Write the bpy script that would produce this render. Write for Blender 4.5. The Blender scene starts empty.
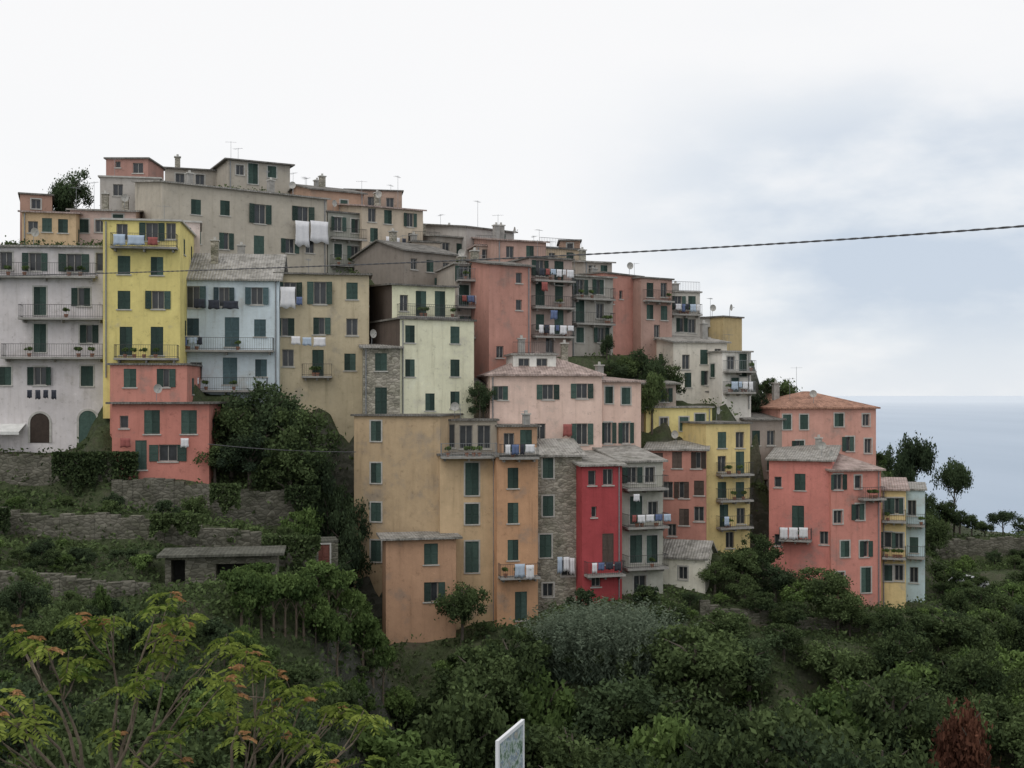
import bpy, math, random
import numpy as np
from mathutils import Vector, Matrix
R=random.Random(7); NR=np.random.default_rng(5); RX=random.Random(99)
F=1137.78; HV=395.0
def PX(u,v,d): return Vector(((u-512)/F*d, d, (HV-v)/F*d))
S=bpy.context.scene
COL=S.collection
def s2l(c):
    c=c/255.0
    return c/12.92 if c<=0.04045 else ((c+0.055)/1.055)**2.4
def alb(rgb,k=0.59,ds=0.31):
    c=[min(0.8,s2l(x)/k) for x in rgb]; g=.3*c[0]+.55*c[1]+.15*c[2]
    w=(1.02,1.0,.98)
    return tuple((x*(1-ds)+g*ds+.014)*q for x,q in zip(c,w))
# ------------------------------------------------------------ materials
def newmat(name):
    m=bpy.data.materials.new(name); m.use_nodes=True
    nt=m.node_tree; b=nt.nodes['Principled BSDF']
    b.inputs['Roughness'].default_value=0.85
    b.inputs['Specular IOR Level'].default_value=0.2
    return m,nt,b
def N(nt,t,**k):
    n=nt.nodes.new(t)
    for a,v in k.items(): setattr(n,a,v)
    return n
def coord(nt,scale=(1,1,1),loc=(0,0,0)):
    t=N(nt,'ShaderNodeTexCoord'); mp=N(nt,'ShaderNodeMapping')
    mp.inputs['Scale'].default_value=scale; mp.inputs['Location'].default_value=loc
    nt.links.new(t.outputs['Object'],mp.inputs['Vector']); return mp.outputs['Vector']
def noise(nt,vec,scale,detail=4,rough=0.6):
    n=N(nt,'ShaderNodeTexNoise'); n.inputs['Scale'].default_value=scale
    n.inputs['Detail'].default_value=detail; n.inputs['Roughness'].default_value=rough
    nt.links.new(vec,n.inputs['Vector']); return n.outputs['Fac']
def ramp(nt,fac,stops):
    r=N(nt,'ShaderNodeValToRGB'); e=r.color_ramp.elements
    while len(e)<len(stops): e.new(0.5)
    for i,(p,c) in enumerate(stops):
        e[i].position=p; e[i].color=(c[0],c[1],c[2],1)
    nt.links.new(fac,r.inputs['Fac']); return r.outputs['Color']
def mul(nt,a,b,fac=1.0,mode='MULTIPLY'):
    m=N(nt,'ShaderNodeMixRGB',blend_type=mode); m.inputs['Fac'].default_value=fac
    nt.links.new(a,m.inputs['Color1']); nt.links.new(b,m.inputs['Color2']); return m.outputs['Color']
def bump(nt,b,h,dist=0.02,st=0.5):
    n=N(nt,'ShaderNodeBump'); n.inputs['Distance'].default_value=dist; n.inputs['Strength'].default_value=st
    nt.links.new(h,n.inputs['Height']); nt.links.new(n.outputs['Normal'],b.inputs['Normal'])
def sc(c,k): return tuple(min(0.85,x*k) for x in c)
_sid=[0]
def stucco(rgb,dirt=1.0):
    _sid[0]+=1; s=_sid[0]*13.7
    m,nt,b=newmat('stucco_%d'%_sid[0]); base=alb(rgb)
    g=sum(base)/3; gr=tuple(q*(0.55*x+0.45*g) for x,q in zip(base,(1.03,1,.95)))
    v=coord(nt,loc=(s,s*.3,0)); f=noise(nt,v,0.4,5,0.66)
    c=ramp(nt,f,[(0.30,sc(gr,0.74)),(0.43,sc(base,0.92)),(0.56,base),(0.72,sc(base,1.12))])
    v2=coord(nt,(2.4,2.4,0.18),(s,0,0)); f2=noise(nt,v2,1.0,4,0.65)
    c2=ramp(nt,f2,[(0.28,(.58,.56,.53)),(0.44,(0.94,0.93,0.91)),(0.6,(1.02,1.02,1.02))])
    c=mul(nt,c,c2,0.52)
    f3=noise(nt,v,1.9,6,0.8)
    c3=ramp(nt,f3,[(0.33,(0.58,0.57,0.55)),(0.42,(0.94,0.94,0.94)),(0.61,(1.0,1.0,1.0)),(0.65,(1.13,1.13,1.13))])
    c=mul(nt,c,c3,0.7)
    nt.links.new(c,b.inputs['Base Color']); bump(nt,b,noise(nt,v,9,3,0.7),0.03,0.5)
    b.inputs['Roughness'].default_value=0.95; return m
def stonemat(name,rgb,scale=2.6,k=0.62):
    m,nt,b=newmat(name); base=alb(rgb,k,.34)
    v=coord(nt,(1,1,1.9)); vo=N(nt,'ShaderNodeTexVoronoi'); vo.inputs['Scale'].default_value=scale
    nt.links.new(v,vo.inputs['Vector'])
    c=ramp(nt,vo.outputs['Color'],[(0.0,sc(base,0.6)),(0.5,base),(1.0,sc(base,1.35))])
    ve=N(nt,'ShaderNodeTexVoronoi',feature='DISTANCE_TO_EDGE'); ve.inputs['Scale'].default_value=scale
    nt.links.new(v,ve.inputs['Vector'])
    e=ramp(nt,ve.outputs['Distance'],[(0.0,(0.5,0.48,0.45)),(0.09,(1,1,1))])
    c=mul(nt,c,e,0.85)
    n=noise(nt,v,0.5,5,0.7); c=mul(nt,c,ramp(nt,n,[(0.3,(0.42,0.46,0.36)),(0.6,(1.05,1.05,1.0))]),0.9)
    nt.links.new(c,b.inputs['Base Color']); bump(nt,b,ve.outputs['Distance'],0.1,0.8); return m
def roofmat(name,base,tile=3.0,dark=0.6):
    m,nt,b=newmat(name)
    v=coord(nt); vo=N(nt,'ShaderNodeTexVoronoi'); vo.inputs['Scale'].default_value=tile
    nt.links.new(v,vo.inputs['Vector'])
    c=ramp(nt,vo.outputs['Color'],[(0,sc(base,dark)),(0.5,base),(1,sc(base,1.25))])
    c=mul(nt,c,ramp(nt,noise(nt,v,0.6,5,0.7),[(0.3,(0.5,0.5,0.46)),(0.55,(1,1,1)),(0.75,(1.1,1.1,1.1))]),0.85)
    w=N(nt,'ShaderNodeTexWave',wave_type='BANDS',bands_direction='X'); w.inputs['Scale'].default_value=1.4
    w.inputs['Distortion'].default_value=0.8; nt.links.new(v,w.inputs['Vector'])
    c=mul(nt,c,ramp(nt,w.outputs['Fac'],[(0,(0.6,0.6,0.6)),(0.4,(1,1,1))]),0.5)
    nt.links.new(c,b.inputs['Base Color']); bump(nt,b,w.outputs['Fac'],0.06,0.7); return m
def plain(name,c,rough=0.7,var=0.25,scale=4,metal=0.0,spec=0.3):
    m,nt,b=newmat(name); v=coord(nt)
    cc=ramp(nt,noise(nt,v,scale,4,0.65),[(0.3,sc(c,1-var)),(0.7,sc(c,1+var))])
    nt.links.new(cc,b.inputs['Base Color']); b.inputs['Roughness'].default_value=rough
    b.inputs['Metallic'].default_value=metal; b.inputs['Specular IOR Level'].default_value=spec; return m
def shuttermat(name,c):
    m,nt,b=newmat(name)
    oi=N(nt,'ShaderNodeObjectInfo')
    cc=ramp(nt,oi.outputs['Random'],[(0.0,sc(c,0.6)),(0.5,c),(1.0,tuple(x*1.6+0.01 for x in c))])
    cc=mul(nt,cc,ramp(nt,noise(nt,coord(nt),3,3,0.7),[(0.3,(0.7,0.7,0.7)),(0.7,(1.15,1.15,1.15))]))
    nt.links.new(cc,b.inputs['Base Color']); b.inputs['Roughness'].default_value=0.6; return m
def foliage(name,dark,light,trans=0.25,var=0.5):
    m,nt,b=newmat(name); out=nt.nodes['Material Output']
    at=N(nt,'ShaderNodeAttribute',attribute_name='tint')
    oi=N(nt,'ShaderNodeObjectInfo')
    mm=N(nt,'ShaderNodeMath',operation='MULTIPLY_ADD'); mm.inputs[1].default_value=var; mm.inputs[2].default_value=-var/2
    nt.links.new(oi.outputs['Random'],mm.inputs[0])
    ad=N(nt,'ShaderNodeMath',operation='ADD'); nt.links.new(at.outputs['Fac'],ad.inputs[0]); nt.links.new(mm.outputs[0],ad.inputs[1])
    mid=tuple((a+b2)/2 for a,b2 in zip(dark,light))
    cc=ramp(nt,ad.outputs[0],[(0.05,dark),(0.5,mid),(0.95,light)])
    df=N(nt,'ShaderNodeBsdfDiffuse'); nt.links.new(cc,df.inputs['Color'])
    tr=N(nt,'ShaderNodeBsdfTranslucent'); nt.links.new(cc,tr.inputs['Color'])
    mx=N(nt,'ShaderNodeMixShader'); mx.inputs['Fac'].default_value=trans
    nt.links.new(df.outputs[0],mx.inputs[1]); nt.links.new(tr.outputs[0],mx.inputs[2]); nt.links.new(mx.outputs[0],out.inputs['Surface'])
    return m
M={}
M['stone']=stonemat('stone_masonry',(128,123,114),2.6)
M['terr']=stonemat('terrace_stone',(86,84,75),2.2)
M['slate']=roofmat('stone_slab_roof',(0.35,0.335,0.31))
M['slated']=roofmat('dark_slab_roof',(0.20,0.19,0.175))
M['hutroof']=roofmat('mossy_slab_roof',(0.125,0.125,0.105))
M['pinkroof']=roofmat('pink_weathered_roof',(0.42,0.33,0.30))
M['terra']=roofmat('terracotta_roof',(0.38,0.21,0.15),4)
M['conc']=plain('concrete',(0.31,0.30,0.28),0.9,0.3,2)
M['trim']=plain('pale_trim',(0.44,0.43,0.40),0.9,0.2,3)
M['glass']=plain('dark_glass',(0.045,0.05,0.055),0.2,0.4,1,0,0.4)
M['frame']=plain('window_frame_paint',(0.30,0.29,0.27),0.6,0.2)
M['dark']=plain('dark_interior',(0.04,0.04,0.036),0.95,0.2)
M['green']=shuttermat('green_shutter',(0.040,0.072,0.060))
M['brown']=shuttermat('brown_shutter',(0.075,0.055,0.045))
M['rust']=shuttermat('reddish_brown_shutter',(0.16,0.06,0.045))
M['blue']=shuttermat('bluegrey_shutter',(0.06,0.10,0.11))
M['iron']=plain('iron_railing',(0.07,0.07,0.07),0.6,0.3,8,0.2)
M['wire']=plain('weathered_cable',(0.085,0.085,0.09),0.6,0.3,8,0.0)
M['galv']=plain('galvanised_rail',(0.26,0.27,0.28),0.5,0.2,8,0.4)
M['awn']=plain('awning_canvas',(0.62,0.62,0.60),0.9,0.12,2)
M['bark']=plain('bark',(0.10,0.085,0.07),0.95,0.5,9)
M['barkl']=plain('pale_bark',(0.15,0.12,0.09),0.9,0.4,9)
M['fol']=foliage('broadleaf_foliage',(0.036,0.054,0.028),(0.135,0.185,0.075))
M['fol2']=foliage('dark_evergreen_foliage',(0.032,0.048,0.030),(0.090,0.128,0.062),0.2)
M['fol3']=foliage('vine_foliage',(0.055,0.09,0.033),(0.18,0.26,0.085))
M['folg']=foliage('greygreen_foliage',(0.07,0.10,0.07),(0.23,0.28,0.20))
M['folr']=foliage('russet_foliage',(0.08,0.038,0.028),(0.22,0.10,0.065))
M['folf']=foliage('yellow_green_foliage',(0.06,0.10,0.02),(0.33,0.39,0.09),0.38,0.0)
M['foly']=foliage('young_orange_foliage',(0.26,0.14,0.06),(0.50,0.29,0.15),0.35,0.0)
M['pot']=plain('clay_pot',(0.3,0.15,0.1),0.8)

# ------------------------------------------------------------ mesh builder
class MB:
    def __init__(s): s.v=[]; s.f=[]; s.m=[]
    def quad(s,a,b,c,d,m=0):
        n=len(s.v); s.v+= [tuple(a),tuple(b),tuple(c),tuple(d)]; s.f.append((n,n+1,n+2,n+3)); s.m.append(m)
    def tri(s,a,b,c,m=0):
        n=len(s.v); s.v+= [tuple(a),tuple(b),tuple(c)]; s.f.append((n,n+1,n+2)); s.m.append(m)
    def box(s,x0,x1,y0,y1,z0,z1,m=0):
        n=len(s.v)
        s.v+=[(x0,y0,z0),(x1,y0,z0),(x1,y1,z0),(x0,y1,z0),(x0,y0,z1),(x1,y0,z1),(x1,y1,z1),(x0,y1,z1)]
        for q in ((0,3,2,1),(4,5,6,7),(0,1,5,4),(1,2,6,5),(2,3,7,6),(3,0,4,7)):
            s.f.append(tuple(n+i for i in q)); s.m.append(m)
    def slab(s,p,th,m=0):
        n=len(s.v); k=len(p)
        s.v+=[tuple(q) for q in p]+[(q[0],q[1],q[2]+th) for q in p]
        s.f.append(tuple(n+i for i in reversed(range(k)))); s.m.append(m)
        s.f.append(tuple(n+k+i for i in range(k))); s.m.append(m)
        for i in range(k):
            j=(i+1)%k; s.f.append((n+i,n+j,n+k+j,n+k+i)); s.m.append(m)
    def cyl(s,p,q,r0,r1,n=6,m=0):
        p=Vector(p); q=Vector(q); d=(q-p)
        if d.length<1e-6: return
        d.normalize(); a=d.orthogonal().normalized(); b=d.cross(a); k=len(s.v)
        for c,r in ((p,r0),(q,r1)):
            for i in range(n):
                t=2*math.pi*i/n; s.v.append(tuple(c+a*(math.cos(t)*r)+b*(math.sin(t)*r)))
        for i in range(n):
            j=(i+1)%n; s.f.append((k+i,k+j,k+n+j,k+n+i)); s.m.append(m)
        s.f.append(tuple(k+i for i in reversed(range(n)))); s.m.append(m)
        s.f.append(tuple(k+n+i for i in range(n))); s.m.append(m)
    def tube(s,pts,radii,n=6,m=0):
        for i in range(len(pts)-1): s.cyl(pts[i],pts[i+1],radii[i],radii[i+1],n,m)
    def mesh(s,name,mats):
        me=bpy.data.meshes.new(name); me.from_pydata(s.v,[],s.f)
        for m in mats: me.materials.append(m)
        me.polygons.foreach_set('material_index',s.m); me.update(); return me
def obj(name,me,parent=None,loc=(0,0,0),rz=0.0,rot=None,scale=None):
    o=bpy.data.objects.new(name,me); COL.objects.link(o)
    if parent: o.parent=parent
    o.location=loc
    o.rotation_euler=rot if rot else (0,0,rz)
    if scale: o.scale=scale
    return o
def top(o,label,cat,group=None):
    o['label']=label; o['category']=cat
    if group: o['group']=group
    return o
# ------------------------------------------------------------ window parts
CA={}
def me_window(w,h,fr):
    k=('w',w,h,fr)
    if k not in CA:
        b=MB(); t=0.06; y0,y1=0.13,0.18
        b.box(-w/2,-w/2+t,y0,y1,0,h,0); b.box(w/2-t,w/2,y0,y1,0,h,0)
        b.box(-w/2+t,w/2-t,y0,y1,0,t,0); b.box(-w/2+t,w/2-t,y0,y1,h-t,h,0)
        if w>.65: b.box(-t/2,t/2,y0,y1,t,h-t,0)
        b.box(-w/2,w/2,0.19,0.22,0,h,1)
        b.box(-w/2-0.1,w/2+0.1,-0.08,0.12,-0.09,-0.002,2)
        if fr:
            e=0.11
            b.box(-w/2-e,-w/2-.001,-0.025,0.02,0,h,2); b.box(w/2+.001,w/2+e,-0.025,0.02,0,h,2); b.box(-w/2-e,w/2+e,-0.025,0.02,h+.001,h+e,2)
        CA[k]=b.mesh('window',[M['frame'],M['glass'],M['trim']])
    return CA[k]
def me_shutter(w,h,mat):
    k=('s',w,h,mat)
    if k not in CA:
        b=MB(); t=0.06
        b.box(-w/2,-w/2+t,-0.02,0.02,0,h); b.box(w/2-t,w/2,-0.02,0.02,0,h)
        b.box(-w/2+t,w/2-t,-0.018,0.018,0,t); b.box(-w/2+t,w/2-t,-0.018,0.018,h-t,h); b.box(-w/2+t,w/2-t,-0.018,0.018,h/2-.04,h/2+.04)
        n=int(h/0.11)
        for i in range(n):
            z=t+(h-2*t)*(i+0.5)/n
            b.quad((-w/2+t,-0.018,z-0.05),(w/2-t,-0.018,z-0.05),(w/2-t,0.014,z+0.05),(-w/2+t,0.014,z+0.05))
        CA[k]=b.mesh('shutter',[M[mat]])
    return CA[k]
def me_arch(w,h,mat):
    k=('a',w,h,mat)
    if k not in CA:
        b=MB(); r=w/2; n=10
        pts=[(-r,0),( r,0)]+[(r*math.cos(math.pi*i/n),h-r+r*math.sin(math.pi*i/n)) for i in range(n+1)]
        k0=len(b.v); c=len(pts)
        b.v+=[(x,-.03,z) for x,z in pts]+[(x,.02,z) for x,z in pts]
        b.f.append(tuple(k0+i for i in range(c))); b.m.append(0)
        for i in range(c):
            j=(i+1)%c; b.f.append((k0+i,k0+c+i,k0+c+j,k0+j)); b.m.append(0)
        for i in range(n):
            a0=math.pi*i/n; a1=math.pi*(i+1)/n; R2=r+0.15
            P=[(r*math.cos(a0),h-r+r*math.sin(a0)),(R2*math.cos(a0),h-r+R2*math.sin(a0)),(R2*math.cos(a1),h-r+R2*math.sin(a1)),(r*math.cos(a1),h-r+r*math.sin(a1))]
            b.quad(*[(x,-.07,z) for x,z in P],1); b.quad((P[1][0],-.07,P[1][1]),(P[1][0],.01,P[1][1]),(P[2][0],.01,P[2][1]),(P[2][0],-.07,P[2][1]),1)
        b.box(-r-0.15,-r,-0.07,0.01,0,h-r,1); b.box(r,r+0.15,-0.07,0.01,0,h-r,1)
        CA[k]=b.mesh('door',[M[mat],M['trim']])
    return CA[k]
def me_rail(L,dep,h,mat):
    b=MB()
    segs=[((0,-dep),(L,-dep))]
    if dep>0.05: segs+=[((0,0),(0,-dep)),((L,0),(L,-dep))]
    for p,q in segs:
        ln=math.hypot(q[0]-p[0],q[1]-p[1]); t=0.022
        for z in (0.1,h):
            b.cyl((p[0],p[1],z),(q[0],q[1],z),t,t,4)
        n=max(1,int(ln/0.17))
        for i in range(n+1):
            x=p[0]+(q[0]-p[0])*i/n; y=p[1]+(q[1]-p[1])*i/n
            b.cyl((x,y,0.0),(x,y,h),0.010,0.010,4)
    return b.mesh('railing',[M[mat]])
def me_dish():
    if 'dish' not in CA:
        b=MB(); n=14; prev=None
        for j in range(4):
            r=.38*j/3; z=.12*(j/3)**2; ring=[]
            for i in range(n):
                t=2*math.pi*i/n; b.v.append((r*math.cos(t),z*-1,r*math.sin(t))); ring.append(len(b.v)-1)
            if prev:
                for i in range(n): b.f.append((prev[i],prev[(i+1)%n],ring[(i+1)%n],ring[i])); b.m.append(0)
            prev=ring
        b.cyl((0,0,-.3),(0,-.42,0),.012,.012,4,1); b.cyl((0,.05,0),(0,.1,-1.0),.025,.025,5,1); b.box(-.04,.04,-.46,-.38,-.04,.04,1)
        CA['dish']=b.mesh('satellite_dish',[M['trim'],M['galv']])
    return CA['dish']
# ------------------------------------------------------------ house
CTRL=[]
FOOT=[]
FACES={'f':((0,0),(1,0),0.0),'r':((1,0),(0,1),math.pi/2),'b':((1,1),(-1,0),math.pi),'l':((0,1),(0,-1),-math.pi/2)}
def house(label,A,B,vt,vb,D,mat,roof='flat',rh=0.0,rmat='slate',wins=(),balc=(),cloth=(),smat=None,sh='green',
          cat='house',name='house',ext=4.0,ctrl=True,chim=0,ant=0,pipe=False,terrail=False,ww=0.9,hh=1.35,oh=0.3,dish=None,awn=(),extra=2):
    a=PX(A[0],vt,A[1]); bb=PX(B[0],vt,B[1]); zt_w=a.z; zb_w=(HV-vb)/F*A[1]
    t=Vector((bb.x-a.x,bb.y-a.y,0)); W=t.length; t.normalize(); yaw=math.atan2(t.y,t.x)
    nin=Vector((-t.y,t.x,0)); zt=zt_w-zb_w
    root=bpy.data.objects.new(name,None); COL.objects.link(root); root.empty_display_size=0.5
    root.location=(a.x,a.y,zb_w); root.rotation_euler=(0,0,yaw)
    top(root,label,cat)
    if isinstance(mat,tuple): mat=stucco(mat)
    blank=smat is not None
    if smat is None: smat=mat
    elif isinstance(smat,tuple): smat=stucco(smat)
    O=Vector((a.x,a.y,0))
    def face(fc):
        (ox,oy),(tx,ty),rz=FACES[fc]
        ol=Vector((ox*W,oy*D,0)); ow=O+t*ol.x+nin*ol.y; tw=t*tx+nin*ty
        return ol,Vector((tx,ty,0)),ow,tw,rz,(W if fc in 'fb' else D)
    def pick(fc,u,v):
        ol,tl,ow,tw,rz,L=face(fc); k=(u-512)/F
        s=(k*ow.y-ow.x)/(tw.x-k*tw.y); y=ow.y+s*tw.y
        return s,(HV-v)/F*y-zb_w
    holes={k:[] for k in FACES}
    items=[]
    def add(fc,s,z0,wd,h,kind,m=.05):
        r=(s-wd/2,s+wd/2,z0,z0+h,1.3 if kind=='e' else .24)
        if any(not(r[1]<q[0]-m or r[0]>q[1]+m or r[3]<q[2]-m or r[2]>q[3]+m) for q in holes[fc]): return
        holes[fc].append(r)
        if kind!='e': items.append((fc,s,z0,wd,h,kind))
    for w in wins:
        fc='f'; w=list(w)
        if isinstance(w[0],str): fc=w.pop(0)
        u,v,kind=w[0],w[1],w[2]
        wd=w[3] if len(w)>3 else (ww if kind!='a' else 1.3); h=w[4] if len(w)>4 else (hh if kind not in 'da' else (2.1 if kind=='d' else 2.3))
        s,z=pick(fc,u,v); L=face(fc)[5]
        wd=min(wd,L-0.3); z0=z-h/2
        s=min(max(s,wd/2+0.12),L-wd/2-0.12); z0=min(max(z0,0.02),zt-h-0.12)
        if kind=='s' and R.random()<.16: kind='h'
        if kind!='a': add(fc,s,z0,wd,h,kind)
        else: items.append((fc,s,z0,wd,h,kind))
    if cat=='house' and wins:
        for _ in range(RX.randint(0,extra)):
            add('f',RX.uniform(.6,max(.7,W-.6)),RX.uniform(1.0,max(1.1,zt-1.2)),RX.choice([.4,.5,.6]),RX.choice([.5,.6,.8]),'w',.55)
        if not blank and D>=6:
            sf='r' if A[0]<490 else 'l'; z=zt-2.2
            while z>.8:
                for s in (D*.3,D*.68):
                    if RX.random()<.45: add(sf,s+RX.uniform(-.4,.4),z+RX.uniform(-.2,.2),.8,1.2,RX.choice('ssw'),.3)
                z-=3.0
    b=MB()
    for fc in FACES:
        ol,tl,ow,tw,rz,L=face(fc); nl=Vector((-tl.y,tl.x,0)); hs=holes[fc]
        xs=sorted(set([0,L]+[q for h in hs for q in h[:2]])); zs=sorted(set([-ext,zt]+[q for h in hs for q in h[2:4]]))
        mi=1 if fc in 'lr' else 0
        P=lambda s,z,y=0: ol+tl*s+nl*y+Vector((0,0,z))
        for i in range(len(xs)-1):
            for j in range(len(zs)-1):
                cx=(xs[i]+xs[i+1])/2; cz=(zs[j]+zs[j+1])/2
                if any(h[0]<cx<h[1] and h[2]<cz<h[3] for h in hs): continue
                b.quad(P(xs[i],zs[j]),P(xs[i+1],zs[j]),P(xs[i+1],zs[j+1]),P(xs[i],zs[j+1]),mi)
        for s0,s1,z0,z1,e in hs:
            b.quad(P(s0,z0),P(s0,z1),P(s0,z1,e),P(s0,z0,e),mi); b.quad(P(s1,z0),P(s1,z0,e),P(s1,z1,e),P(s1,z1),mi)
            b.quad(P(s0,z0),P(s0,z0,e),P(s1,z0,e),P(s1,z0),mi); b.quad(P(s0,z1),P(s1,z1),P(s1,z1,e),P(s0,z1,e),mi)
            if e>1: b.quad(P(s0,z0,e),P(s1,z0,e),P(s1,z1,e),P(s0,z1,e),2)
    b.quad((0,0,zt-.02),(W,0,zt-.02),(W,D,zt-.02),(0,D,zt-.02))
    rb=MB(); o=oh; th=0.14
    if roof=='flat':
        rb.box(-o*.6,W+o*.6,-o*.6,D+o*.6,zt,zt+0.14)
    elif roof=='shed':
        k=rh/D
        rb.slab([(-o,-o,zt-o*k),(W+o,-o,zt-o*k),(W+o,D+o,zt+rh+o*k),(-o,D+o,zt+rh+o*k)],th)
        b.tri((W,0,zt),(W,D,zt),(W,D,zt+rh),1); b.tri((0,0,zt),(0,D,zt+rh),(0,D,zt),1); b.quad((W,D,zt),(0,D,zt),(0,D,zt+rh),(W,D,zt+rh))
    elif roof=='gx':
        k=rh/(D/2)
        rb.slab([(-o,-o,zt-o*k),(W+o,-o,zt-o*k),(W+o,D/2,zt+rh),(-o,D/2,zt+rh)],th)
        rb.slab([(-o,D/2,zt+rh),(W+o,D/2,zt+rh),(W+o,D+o,zt-o*k),(-o,D+o,zt-o*k)],th)
        b.tri((W,0,zt),(W,D,zt),(W,D/2,zt+rh),1); b.tri((0,0,zt),(0,D/2,zt+rh),(0,D,zt),1)
    elif roof=='hip':
        e=[(-o,-o),(W+o,-o),(W+o,D+o),(-o,D+o)]
        rb.slab([(x,y,zt) for x,y in e],th)
        z=zt+th; m=min(W,D)/2
        if W>=D: r0=(m,D/2,z+rh); r1=(W-m,D/2,z+rh)
        else: r0=(W/2,m,z+rh); r1=(W/2,D-m,z+rh)
        E=[(x,y,z) for x,y in e]
        if W>=D:
            rb.quad(E[0],E[1],r1,r0); rb.tri(E[1],E[2],r1); rb.quad(E[2],E[3],r0,r1); rb.tri(E[3],E[0],r0)
        else:
            rb.tri(E[0],E[1],r0); rb.quad(E[1],E[2],r1,r0); rb.tri(E[2],E[3],r1); rb.quad(E[3],E[0],r0,r1)
    obj('wall',b.mesh('wall',[mat,smat,M['dark']]),root)
    rf=obj('roof',rb.mesh('roof',[M[rmat]]),root)
    for _ in range(chim):
        cb=MB(); x=R.uniform(.15,.85)*W; y=R.uniform(.3,.8)*D; hh2=R.uniform(.7,1.2)+rh
        cb.box(x-.28,x+.28,y-.25,y+.25,zt,zt+hh2,0); cb.box(x-.36,x+.36,y-.33,y+.33,zt+hh2,zt+hh2+.1,1)
        cb.cyl((x,y,zt+hh2+.1),(x,y,zt+hh2+.35),.13,.11,8,1)
        obj('chimney',cb.mesh('chimney',[M['stone'] if R.random()<.4 else M['conc'],M['trim']]),rf)
    for _ in range(ant):
        cb=MB(); x=R.uniform(.1,.9)*W; y=R.uniform(.2,.8)*D; H2=R.uniform(1.2,2.6)+rh
        cb.cyl((x,y,zt),(x,y,zt+H2),.02,.015,5)
        rz_=R.uniform(0,3); ca,sa=math.cos(rz_),math.sin(rz_)
        for i in range(6):
            l=.3-.03*i; q=-.5+.2*i
            cb.cyl((x+q*sa-l*ca,y+q*ca+l*sa,zt+H2-.1),(x+q*sa+l*ca,y+q*ca-l*sa,zt+H2-.1),.008,.008,4)
        cb.cyl((x-.55*sa,y-.55*ca,zt+H2-.1),(x+.55*sa,y+.55*ca,zt+H2-.1),.01,.01,4)
        obj('antenna',cb.mesh('antenna',[M['galv']]),rf)
    if dish or (dish is None and ctrl and cat=='house' and R.random()<.4):
        obj('satellite_dish',me_dish(),rf,(R.uniform(.1,.9)*W,R.uniform(0.4,2),zt+1.1+(rh*.2 if roof!='flat' else 0)),R.uniform(-.9,.9),scale=(.9,.9,.9))
    if terrail:
        obj('railing',me_rail(W,0.0,0.95,'iron'),root,(0,0.05,zt+.1))
    if pipe or (cat=='house' and RX.random()<.3):
        cb=MB(); x=W-.25 if RX.random()<.6 else .22; cb.cyl((x,-.07,-1),(x,-.07,zt-.1),.05,.05,7); obj('drainpipe',cb.mesh('drainpipe',[M['galv']]),root)
    fr=R.random()<0.4
    for fc,s,z0,wd,h,kind in items:
        ol,tl,ow,tw,rz,L=face(fc); p=ol+tl*s+Vector((0,0,z0))
        wd=round(wd,1); h=round(h,2)
        if kind=='a':
            obj('door',me_arch(wd,h,'green' if R.random()<.5 else 'brown'),root,p,rz); continue
        o_=obj('door' if kind=='d' else 'window',me_window(wd,h,fr),root,p,rz)
        lw=round(wd/2,2)
        if kind in 'sd':
            for sg in (-1,1):
                obj('shutter',me_shutter(lw-.01,h-.02,sh),o_,(sg*wd/4,0.03,0.01))
        elif kind=='o':
            for sg in (-1,1):
                an=R.choice([0,0,0,0.25,0.5])*sg*-1
                ox=sg*(wd/2+.01)
                obj('shutter',me_shutter(lw-.01,h-.02,sh),o_,(ox+sg*math.cos(an)*lw/2,-0.045-abs(math.sin(an))*lw/2,0.01),an)
        elif kind=='h':
            sg=R.choice((-1,1)); obj('shutter',me_shutter(lw-.01,h-.02,sh),o_,(sg*wd/4,0.03,0.01))
            obj('shutter',me_shutter(lw-.01,h-.02,sh),o_,(-sg*(wd/2+.01+lw/2),-.045,0.01))
    for bl in balc:
        bl=list(bl); fc='f'
        if isinstance(bl[0],str): fc=bl.pop(0)
        u0,u1,v=bl[:3]; dep=bl[3] if len(bl)>3 else 0.9; rm=bl[4] if len(bl)>4 else 'iron'
        ol,tl,ow,tw,rz,L=face(fc); s0,z=pick(fc,u0,v); s1,_=pick(fc,u1,v); s0=max(s0,0.02); s1=min(s1,L-.02)
        if s1-s0<.3: continue
        cb=MB(); cb.box(0,s1-s0,-dep,0.0,-0.16,0)
        for x in (0.3,(s1-s0)/2,s1-s0-.3): cb.box(x-.06,x+.06,-dep*.7,0.0,-0.36,-0.161)
        bo=obj('balcony',cb.mesh('balcony',[M['conc']]),root,ol+tl*s0+Vector((0,0,z)),rz)
        obj('railing',me_rail(s1-s0-.06,dep-.04,0.95,rm),bo,(0.03,0,0))
        if R.random()<.75:
            for _ in range(R.randint(1,4)):
                leafpot(root,ol+tl*(s0+R.uniform(.3,max(.31,s1-s0-.3)))+Vector((0,0,z)),rz,dep)
        Mw=Matrix.Translation(root.location)@Matrix.Rotation(yaw,4,'Z')
        if RX.random()<.4 and fc=='f' and cat=='house':
            x=s0+.3
            while x<s1-.5 and RX.random()<.8:
                w_=RX.uniform(.3,.7); h_=RX.uniform(.45,.8); garment(Mw@Vector((x+w_/2,-dep-.05,z+.93-h_)),yaw,w_,h_,RX.choice(['white','white','lblue','blue','dark','red'])); x+=w_+.08
    Mw=Matrix.Translation(root.location)@Matrix.Rotation(yaw,4,'Z')
    for c in cloth:
        u0,u1,v0,v1,cm=c; s0,z0=pick('f',u0,v0); s1,z1=pick('f',u1,v1)
        garment(Mw@Vector(((s0+s1)/2,-1.05 if balc else -.5,z1)),yaw,abs(s1-s0),z0-z1,cm)
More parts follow.
